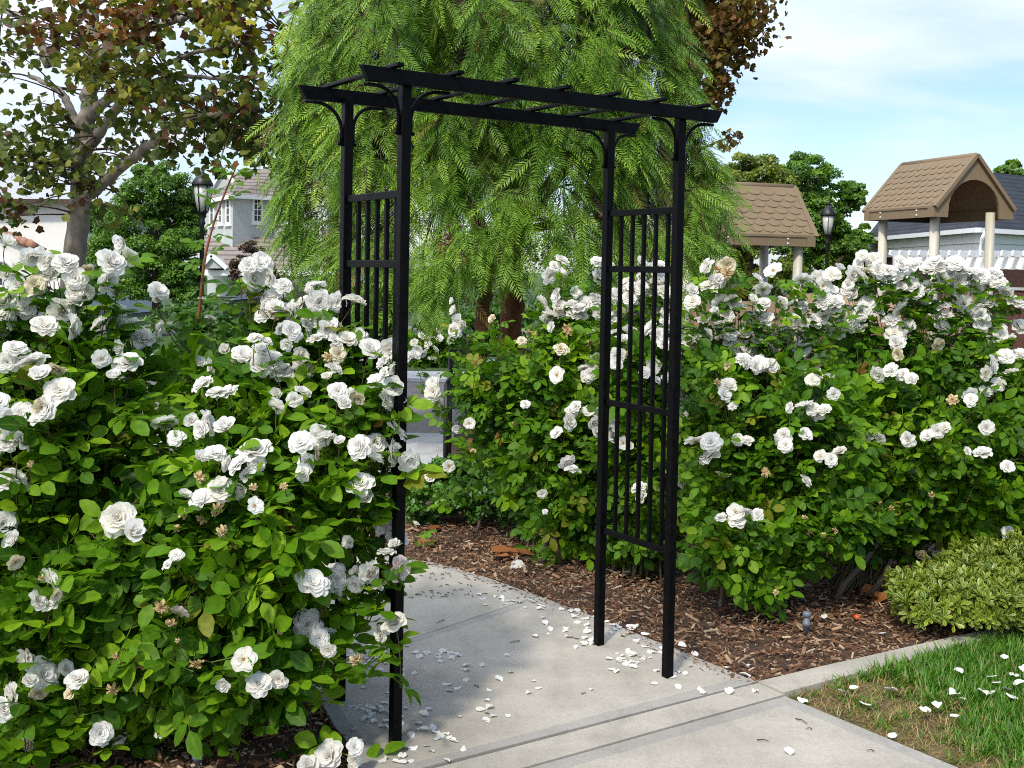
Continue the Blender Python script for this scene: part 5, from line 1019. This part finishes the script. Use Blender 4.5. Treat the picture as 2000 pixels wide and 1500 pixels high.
def play_roof(o, al_, ac, length, half, rise, pitch_, closed):
    """gable roof: ridge along al_ (centre o at eave bottom), ac across"""
    o = np.asarray(o, float); z = AZ_; mb = MB(); hl = length / 2; ed = .155
    q = lambda u, v, h_: o + al_ * u + ac * v + z * h_
    for s_ in (-1, 1):
        sl = [q(-hl, s_ * half, ed), q(hl, s_ * half, ed), q(hl, s_ * .035, rise), q(-hl, s_ * .035, rise)]
        nrm = unit(np.cross(sl[1] - sl[0], sl[3] - sl[0])) * (1 if s_ < 0 else -1); nrm = nrm if nrm[2] > 0 else -nrm
        mb.prism(sl, -nrm * .03)
        # moulded scallop shingles
        up_ = sl[3] - sl[0]; Ls = np.linalg.norm(up_); up_ /= Ls; nu_, nv_ = int(length / pitch_), 7
        for j in range(nv_):
            for i in range(nu_ + 1):
                u0 = -hl + .06 + (i + (.5 if j % 2 else 0)) * (length - .12) / nu_; v0 = .03 + j * (Ls - .1) / nv_
                if u0 > hl - .05 or u0 < -hl + .04: continue
                wv, hv = (length - .12) / nu_ * .5, (Ls - .1) / nv_ * .95
                c_ = o + al_ * u0 + ac * (s_ * half) + z * ed + up_ * (v0 + hv * .9)
                base_ = [c_ + nrm * .0015, c_ - al_ * wv + nrm * .0015]; pts_ = []
                for t in np.linspace(0, math.pi, 9): pts_.append(c_ - al_ * wv * math.cos(t) - up_ * hv * .85 * math.sin(t) ** .8 + nrm * (.003 + .009 * math.sin(t)))
                top_ = [c_ + al_ * wv + nrm * .002, c_ - al_ * wv + nrm * .002]
                lo_ = [p_ - nrm * (.004 + .008 * math.sin(t)) for p_, t in zip(pts_, np.linspace(0, math.pi, 9))]
                k = len(pts_); mb.add(pts_ + lo_, [tuple(range(k))] + [(m, k + m, k + m + 1, m + 1) for m in range(k - 1)], 0)
    mb.tube([q(-hl, 0, rise + .0), q(hl, 0, rise + .0)], .045, 10)
    # eave bands with a recessed panel
    for s_ in (-1, 1):
        b0_, b1_ = min(s_ * half, s_ * (half + .015)), max(s_ * half, s_ * (half + .015))
        mb.frame(o, al_, ac, z, (-hl, min(s_ * half, s_ * (half - .05)), 0), (hl, max(s_ * half, s_ * (half - .05)), ed - .002))
        for lo_, hi_ in (((-hl, 0), (-hl + .13, ed)), ((hl - .13, 0), (hl, ed)), ((-hl + .13, ed - .03), (hl - .13, ed))): mb.frame(o, al_, ac, z, (lo_[0], b0_, lo_[1]), (hi_[0], b1_, hi_[1] - .003))
    # gable ends with an arched opening
    rr_, n_ = half * .66, 15
    for e in (-1, 1):
        u0 = e * (hl - .035); outer, inner = [], []
        for k in range(n_):
            t = k / (n_ - 1); a = math.pi * (1 - t); x_ = rr_ * math.cos(a); y_ = .09 + rr_ * 1.02 * math.sin(a)
            if k in (0, n_ - 1): y_ = 0
            inner.append((x_, y_))
            xo = -half + 2 * half * t; yo = ed + (rise - ed) * (1 - abs(xo) / half) - .012
            outer.append((xo, 0 if k in (0, n_ - 1) else yo))
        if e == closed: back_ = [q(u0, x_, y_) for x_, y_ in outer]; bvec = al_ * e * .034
        for k in range(n_ - 1):
            if e == closed: break
            quad = [outer[k], outer[k + 1], inner[k + 1], inner[k]]
            mb.prism([q(u0, x_, y_) for x_, y_ in quad], al_ * e * .034)
        for s_ in (-1, 1): mb.bar(q(e * (hl + .012), s_ * (half + .01), ed - .02), q(e * (hl + .012), 0, rise + .012), .05, .075, up=al_)
    ro = mb.build('roof', M['plastic'], pgr)
    if closed: mb = MB(); mb.prism(back_, bvec); mb.build('back_panel', M['gable_shade'], ro)  # closed gable end, coloured dark to stand for the shaded interior
    for s_ in (-1, 1):
        for u in (-hl * .52, hl * .52):
            for zz_ in (.035, .1):
                p_ = q(u, s_ * half, zz_); mb = MB(); mb.tube([p_, p_ + ac * s_ * .012], [.017, .012], 8); mb.build('bolt', M['white_bolt'], ro)
    return ro
# right tower: ridge runs towards the viewer
zE = P(1900, 426, 15.4)[2]; rc = P(1900, 426, 15.4) * (1, 1, 0) - pa * .78; rc[2] = zE
play_roof(rc + pbx * .02, pa, pbx, 1.56, .655, .86, .17, -1)
zF = P(1480, 480, 15.4)[2]; lc = P(1466, 480, 15.2) * (1, 1, 0) + np.array([0, .55, 0]); lc[2] = zF
play_roof(lc - pbx * .1, pbx, pa, 1.78, .60, .86, .215, 0)
flut = [1 + .06 * math.cos(4 * a) for a in np.linspace(0, 2 * math.pi, 24, endpoint=False)]
def post(p, ztop):
    mb = MB(); mb.tube([(p[0], p[1], -.05), (p[0], p[1], ztop)], .062, 24, prof=flut); mb.build('post', M['post'], pgr)
for u in (-.56, .58):
    for v in (-.47, .47): post(rc + pa * u + pbx * v, zE + (.1 if abs(v) > .4 else .3))
for u in (-.62, .62):
    for v in (-.45, .45): post(lc + pbx * u + pa * v, zF + .1)
def panel(a, b, z0, z1, mat='plastic2', hole=None, th=.03):
    a, b = np.asarray(a, float), np.asarray(b, float); d = unit((b - a) * (1, 1, 0)); L_ = np.linalg.norm((b - a)[:2]); n_ = np.array([d[1], -d[0], 0]); o = np.array([a[0], a[1], 0]); R_ = .1; pts = []
    for cx_, cz_, a0_ in ((R_, z0 + R_, math.pi), (L_ - R_, z0 + R_, 1.5 * math.pi), (L_ - R_, z1 - R_, 0), (R_, z1 - R_, .5 * math.pi)):
        for t in np.linspace(0, math.pi / 2, 5): pts.append(o + d * (cx_ + R_ * math.cos(a0_ + t)) + AZ_ * (cz_ + R_ * math.sin(a0_ + t)))
    mb = MB(); mb.prism(pts, n_ * th); pn = mb.build('panel', M[mat], pgr)
    if hole:
        for hx, hz, hr in hole:
            mb = MB(); c_ = o + d * hx + AZ_ * hz + n_ * (th + .012); mb.tube([c_ + d * hr * math.cos(t) + AZ_ * hr * .6 * math.sin(t) for t in np.linspace(.1, 6.1, 14)], .016, 6); mb.build('grip', M['maroon'], pn)
fr_ = rc + pa * .58; bk_ = rc - pa * .56
panel(fr_ - pbx * .40, fr_ + pbx * .40, .5, 1.18, hole=[(.6, 1.05, .06)]); panel(bk_ - pbx * .4, bk_ + pbx * .4, .5, 1.2)
panel(fr_ + pbx * .42, fr_ + pbx * .5 - pa * 1.0, .5, 1.34, hole=[(.2, 1.2, .06)])
fl = lc + pa * .45
panel(fl - pbx * .95, fl + pbx * .56, .45, 1.18, hole=[(.9, .98, .07), (1.2, .98, .06)]); panel(lc - pa * .45 - pbx * .56, lc - pa * .45 + pbx * .56, .5, 1.1)
# crawl tube between the towers
t0, t1 = lc + pbx * .70, rc - pbx * .62 - pa * .1; t0, t1 = np.array([*t0[:2], .86]), np.array([*t1[:2], .86])
mb = MB(); mb.tube([t0, t0 * .7 + t1 * .3 + (0, 0, .03), t0 * .35 + t1 * .65 + (0, 0, .03), t1], [.40, .415, .415, .4], 24, cap=False); tb_ = mb.build('crawl_tube', M['plastic2'], pgr)
for f in (.0, .34, .66, 1.0):
    p_ = t0 * (1 - f) + t1 * f + (0, 0, .03 if 0 < f < 1 else 0); dd = unit(t1 - t0); mb = MB(); mb.tube([p_ - dd * .02, p_ + dd * .02], .432, 24, cap=False); mb.build('flange', M['maroon'] if 0 < f < 1 else M['plastic'], tb_)
bb = P(1450, 573, 16.4); mb = MB(); mb.tube([bb, bb + (0, .5, 0)], .13, 20); mb.build('bubble_window', M['maroon'], pgr)
mb = MB(); a, b = rc - pbx * .5 + pa * .5, rc - pbx * .5 - pa * .5
for i in range(12): t = (i + .5) / 12; p_ = a * (1 - t) + b * t; mb.bar((p_[0], p_[1], .55), (p_[0], p_[1], 1.32), .012, .012, up=(0, 1, 0))
for z_ in np.linspace(.56, 1.31, 9): mb.bar((a[0], a[1], z_), (b[0], b[1], z_), .010, .010)
mb.build('mesh_panel', M['mesh'], pgr)
mb = MB(); mb.frame(rc * (1, 1, 0), pbx, pa, AZ_, (-.55, -.6, .42), (.55, .6, .48)); mb.frame(lc * (1, 1, 0), pbx, pa, AZ_, (-.7, -.5, .42), (.7, .5, .48)); mb.build('deck', M['maroon'], pgr)
sheet('playground_surface', [(1.75, 9.5), (14, 9.5), (14, 21), (1.75, 21)], -.02, M['soil'], thick=.05)

# ------------------------------------------------------------------ bench, car, marker sign, fence
bn = empty('park_bench', (-.42, 8.9, 0), 'black iron park bench partly hidden by the rose bush seen through the arch', 'bench')
bx0, bx1 = P(873, 800, 8.9)[0], P(873, 800, 8.9)[0] + 1.5
for x in (bx0, bx1):
    mb = MB(); mb.tube([(x, 9.25, -.02), (x, 9.28, .42), (x, 9.38, .86)], .022, 8); mb.tube([(x, 8.82, -.02), (x, 8.8, .62), (x, 9.3, .64)], .022, 8); mb.build('leg_frame', M['iron'], bn)
mb = MB()
for k in range(5): mb.bar((bx0, 8.84 + k * .1, .44), (bx1, 8.84 + k * .1, .44), .07, .02)
mb.build('seat', M['iron'], bn); mb = MB()
for k in range(4): mb.bar((bx0, 9.285 + k * .028, .54 + k * .1), (bx1, 9.285 + k * .028, .54 + k * .1), .02, .06)
mb.build('backrest', M['iron'], bn)
ms = empty('marker_sign', (*P(1018, 640, 23)[:2], 0), 'small red and white marker sign on a grey post beside the pepper tree trunk', 'sign'); t = P(1018, 612, 23)
mb = MB(); mb.tube([(t[0], t[1] + .03, 0), (t[0], t[1] + .03, t[2] + .1)], .025, 8); mb.build('post', M['paleconc'], ms)
mb = MB(); mb.prism([t + np.array([.085 * math.cos(a), 0, .15 * math.sin(a)]) for a in np.linspace(0, 6.283, 16, endpoint=False)], (0, .012, 0)); mb.build('border', M['trim'], ms)
mb = MB(); mb.prism([t + np.array([.06 * math.cos(a), -.004, .12 * math.sin(a)]) for a in np.linspace(0, 6.283, 16, endpoint=False)], (0, .003, 0)); mb.build('sign_face', solid('red_paint', (.5, .03, .04, 1), None, .4), ms)
# parked car: only its roof shows over the roses
M['carpaint'] = solid('dark_car_paint', (.012, .014, .02, 1), (.014, .016, .024, 1), .22, 2, coat=.6)
ce = P(790, 600, 26); cx0 = ce[0] - 4.3; cyy = ce[1]; sheet('street', [(-60, 24.5), (9, 24.5), (9, 30), (-60, 30)], -.012, M['asphalt']); car = empty('parked_car', (cx0 + 2.1, cyy + .9, -.03), 'dark parked car whose roof shows between the left rose blooms and the grey house', 'car')
prof = [(0, .28), (.02, .62), (.25, .80), (1.15, .92), (1.75, 1.28), (2.3, 1.36), (3.1, 1.33), (3.75, 1.02), (4.2, .95), (4.3, .7), (4.28, .28)]
def cpt(x, y, z): return (cx0 + x, cyy + y, z - .03)
mb = MB(); secs = [(0, .86, .93), (.12, 1, 1), (1.62, 1, 1), (1.74, .86, .93)]; V_ = []; k = len(prof)
for y, sh, zs in secs:
    for x, z in prof: V_.append(cpt(2.15 + (x - 2.15) * (.985 if sh < 1 else 1), y, .28 + (z - .28) * zs))
F_ = [tuple(range(k))[::-1], tuple(range(3 * k, 4 * k))] + [(s_ * k + i, s_ * k + (i + 1) % k, (s_ + 1) * k + (i + 1) % k, (s_ + 1) * k + i) for s_ in range(3) for i in range(k)]
mb.add(V_, F_, 0); mb.build('body', M['carpaint'], car, bevel=.03)
for y, e in ((-.004, 1), (1.744, -1)):
    for pw in ([(1.3, .93), (1.82, 1.24), (2.28, 1.29), (2.28, .93)], [(2.36, .93), (2.36, 1.29), (3.05, 1.26), (3.55, .98), (3.5, .93)]):
        mb = MB(); mb.prism([cpt(x, y, .28 + (z - .28) * .94) for x, z in pw], (0, .004, 0)); mb.build('window', M['pane'], car)
M['rubber'] = solid('rubber', (.012, .012, .012, 1), None, .85)
for x in (.8, 3.45):
    for y in (.04, 1.5):
        p_ = np.array(cpt(x, y, .31)); mb = MB(); mb.tube([p_, p_ + (0, .2, 0)], .31, 20); wl = mb.build('wheel', M['rubber'], car); mb = MB(); mb.tube([p_ + (0, -.004, 0), p_ + (0, .204, 0)], .19, 16); mb.build('rim', M['bolt'], wl)
# ------------------------------------------------------------------ small things on the ground
M['fallen'] = petalmat('fallen_petal', [(0, (.70, .68, .62, 1)), (.5, (.80, .79, .76, 1)), (1, (.80, .76, .68, 1))], .2)
PET = []
for i in range(6):
    q_ = RS(500 + i); v, f, a = petal(q_, 1.0, .42, 1.25, 1.75 + q_.uniform(-.1, .25), 0, ruf=.10, cup=.30); v = v - v.mean(0); v[:, 2] -= v[:, 2].min()
    at = np.zeros((len(v), 4)); at[:, 0] = a[:, 0]; at[:, 1] = np.maximum(a[:, 1], .25); PET.append(mesh_np('rose_petal', v, [f], M['fallen'], at))
def drop_petal(p, size, r, label, group):
    o = bpy.data.objects.new('rose_petal', PET[r.randint(6)]); COL.objects.link(o)
    o.location = p; s_ = size; o.scale = (s_, s_, s_ * r.uniform(.6, 1.3)); flip = math.pi if r.uniform() < .35 else 0
    o.rotation_euler = (flip + r.normal(0, .18), r.normal(0, .18), r.uniform(0, 6.28))
    if flip: o.location.z += s_ * .18
    tag(o, label, 'petal', group)
r = RS(77)
fields = [(('white rose petal in the thick scatter between the two left-hand arch posts', 'petals between the left posts'), [(700, 1290, 40, 26, 26), (760, 1290, 30, 20, 10), (650, 1340, 40, 24, 12)]),
 (('white rose petal on the concrete around the nearest left arch post', 'petals around the nearest post'), [(760, 1400, 50, 34, 26), (720, 1380, 30, 22, 8), (860, 1440, 60, 24, 10), (800, 1480, 70, 16, 10)]),
 (('white rose petal in the tight drift on the path left of centre', 'petal drift on the path'), [(862, 1280, 28, 9, 18)]),
 (('white rose petal on the path near the back right arch post', 'petals near the back right post'), [(1170, 1195, 40, 16, 22), (1120, 1230, 70, 26, 16), (1060, 1180, 60, 14, 12), (1150, 1255, 30, 14, 10), (1215, 1215, 40, 20, 12), (985, 1180, 40, 14, 6)]),
 (('white rose petal on the path near the front right arch post', 'petals near the front right post'), [(1215, 1300, 26, 16, 14), (1255, 1285, 40, 14, 10), (1330, 1320, 40, 18, 7), (1290, 1270, 40, 16, 6)]),
 (('white rose petal lying alone in the open middle of the path', 'petals in the middle of the path'), [(960, 1310, 80, 40, 9), (930, 1400, 90, 20, 6), (1180, 1350, 100, 20, 4), (1420, 1345, 60, 20, 4), (880, 1350, 60, 40, 5)]),
 (('white rose petal caught in the grass on the right', 'petals in the grass'), [])]
pathpoly = np.concatenate([ledge, [ledge2[1]], [(-.6, 5.3)], redge2[3:0:-1], redge[::-1]])
front = np.array([a0, b0, b0 - db * 2.2, a0 - dirk * 2.2])
for (lab, grp), cls in fields:
    for x, y, sx_, sy_, k in cls:
        for _ in range(int(k * 1.2)):
            p_ = G(x + r.normal(0, sx_ * .8), y + r.normal(0, sy_ * .6)); pp_ = p_[None, :2]
            if not (inpoly(pp_, pathpoly)[0] or inpoly(pp_, front)[0]): continue
            p_[2] = .002; drop_petal(p_, r.uniform(.022, .037), r, lab, grp)
for x, y in ((1873, 1328), (1936, 1340), (1980, 1338), (1936, 1372), (1966, 1365), (1976, 1380), (1945, 1352), (1690, 1382), (1740, 1356), (1860, 1375), (1880, 1385), (1808, 1405), (1830, 1397), (1866, 1420), (1990, 1355), (1920, 1372), (1648, 1358), (1668, 1350), (1960, 1300), (1998, 1325)):
    p_ = G(x, y); drop_petal((p_[0], p_[1], .035 if x > 1780 else .012), r.uniform(.035, .05), r, *fields[6][0])
for lab, pts_ in (('white rose petal on the concrete strip and pavement at the lower right', ((1540, 1470), (1424, 1353), (1475, 1350), (1567, 1370), (1744, 1440))), ('white rose petal lying on the bark mulch beside the path', ((1420, 1306), (1455, 1320), (1457, 1300), (1724, 1238), (1606, 1172), (1610, 1205), (1332, 1262), (1232, 1226), (1238, 1222), (1260, 1238), (1356, 1278)))):
    for x, y in pts_: p_ = G(x, y); drop_petal((p_[0], p_[1], .004 if 'concrete' in lab else .0), r.uniform(.034, .046), r, lab, lab.split(' petal ')[1].split(' on ')[0] and ('petals on the pavement' if 'concrete' in lab else 'petals on the mulch'))
# fallen sycamore leaves
M['fallen_leaf'] = leafmat('fallen_sycamore_leaf', [(0, (.16, .05, .015, 1)), (1, (.36, .14, .035, 1))], trans=.1, rough=.7)
def flat_leaf(x, y, s_, lab, seed, curl=.3):
    q_ = RS(seed); v, polys, a = maple_leaf(q_); v = v.copy(); v[:, 2] = np.abs(v[:, 2]) * curl * 3 + .02; at = np.zeros((len(v), 4)); at[:, 0] = q_.uniform(.2, 1); at[:, 2] = 1
    me = mesh_np('fallen_leaf', v, polys, M['fallen_leaf'], at, smooth=False); o = bpy.data.objects.new('fallen_leaf', me); COL.objects.link(o); p_ = G(x, y)
    o.location = (p_[0], p_[1], .0); o.scale = (s_, s_, s_); o.rotation_euler = (q_.normal(0, .25), q_.normal(0, .2), q_.uniform(0, 6.28)); tag(o, lab, 'leaf', 'fallen brown leaves on the mulch')
for i, (x, y, s_, lab) in enumerate(((960, 1078, .13, 'large orange-brown lobed leaf lying on the mulch behind the path'), (1005, 1072, .11, 'brown curled leaf just right of the large orange leaf on the mulch'), (1030, 1085, .11, 'rust-brown leaf at the foot of the rose bush seen through the arch'), (985, 1088, .08, 'small tan leaf in front of the large orange leaf'), (835, 1055, .10, 'reddish-brown leaf on the mulch by the left back edge of the path'), (860, 1030, .10, 'dull brown leaf lying under the low dark shrub'), (1600, 1152, .09, 'rust leaf at the back of the mulch left of the slanting woody stem'), (1705, 1168, .09, 'orange-brown leaf on the mulch left of the variegated shrub'), (1725, 1175, .08, 'curled tan leaf touching the variegated shrub'), (1690, 1158, .08, 'red-brown leaf right of the slanting woody stem'))): flat_leaf(x, y, s_, lab, 900 + i)
# sprinkler heads
M['pvc'] = solid('grey_pvc', (.10, .12, .15, 1), (.15, .17, .2, 1), .5, 30)
def sprinkler(x, y, h_, lab):
    p_ = G(x, y); root = empty('sprinkler', (p_[0], p_[1], -.03), lab, 'sprinkler', 'sprinklers in the planting beds'); b_ = np.array([p_[0], p_[1], -.03])
    mb = MB(); mb.lathe(b_, [(.014, 0), (.014, h_ * .45), (.018, h_ * .47), (.018, h_ * .6), (.013, h_ * .62), (.013, h_ * .8)], 12); mb.build('riser', M['pvc'], root)
    mb = MB(); mb.lathe(b_, [(.016, h_ * .8), (.019, h_ * .83), (.019, h_ * .95), (.012, h_)], 12); mb.build('nozzle', M['pvc'], root)
sprinkler(1575, 1232, .115, 'grey plastic sprinkler standing in the mulch right of the arch'); sprinkler(386, 1492, .10, 'dark sprinkler cap low in the mulch under the left rose bush')
fr2 = G(1674, 1206); mb = MB(); mb.lathe(fr2 + (0, 0, -.012), [(.002, 0), (.012, .004), (.016, .013), (.012, .023), (.003, .027)], 12); o = mb.build('orange_berry', solid('orange_skin', (.55, .10, .02, 1), None, .4)); tag(o, 'small orange berry lying on the mulch near the sprinkler', 'berry')
# dark debris on the shaded end of the path
r = RS(78); lns = []
for _ in range(110):
    p_ = G(r.uniform(790, 1040), r.uniform(1095, 1170)); 
    if not inpoly(p_[None, :2], np.concatenate([redge2[:4], [(-.9, 5.9), (-.9, 4.9), (0, 4.9)]]))[0]: continue
    a = r.uniform(0, 6.28); L_ = r.uniform(.005, .016); p_[2] = .003; dv = np.array([math.cos(a), math.sin(a), 0]) * L_; lns.append([p_ - dv, p_ + (0, 0, .003), p_ + dv])
for x, y in ((860, 1215), (1230, 1240), (1225, 1228), (1240, 1232), (1005, 1255), (930, 1342), (1140, 1356), (1565, 1410), (1580, 1425), (1490, 1448), (1700, 1468)):
    p_ = G(x, y); a = r.uniform(0, 6.28); dv = np.array([math.cos(a), math.sin(a), 0]) * r.uniform(.008, .03); p_[2] = .003; lns.append([p_ - dv, p_ + (.004, .002, .003), p_ + dv])
V1, F1 = tubes_np(np.array(lns), .0022, .0012, 4); tag(link('leaf_litter', mesh_np('leaf_litter', V1, [F1], M['bark_dark'])), 'dark specks and twigs scattered on the shaded end of the path', 'litter', kind='stuff')
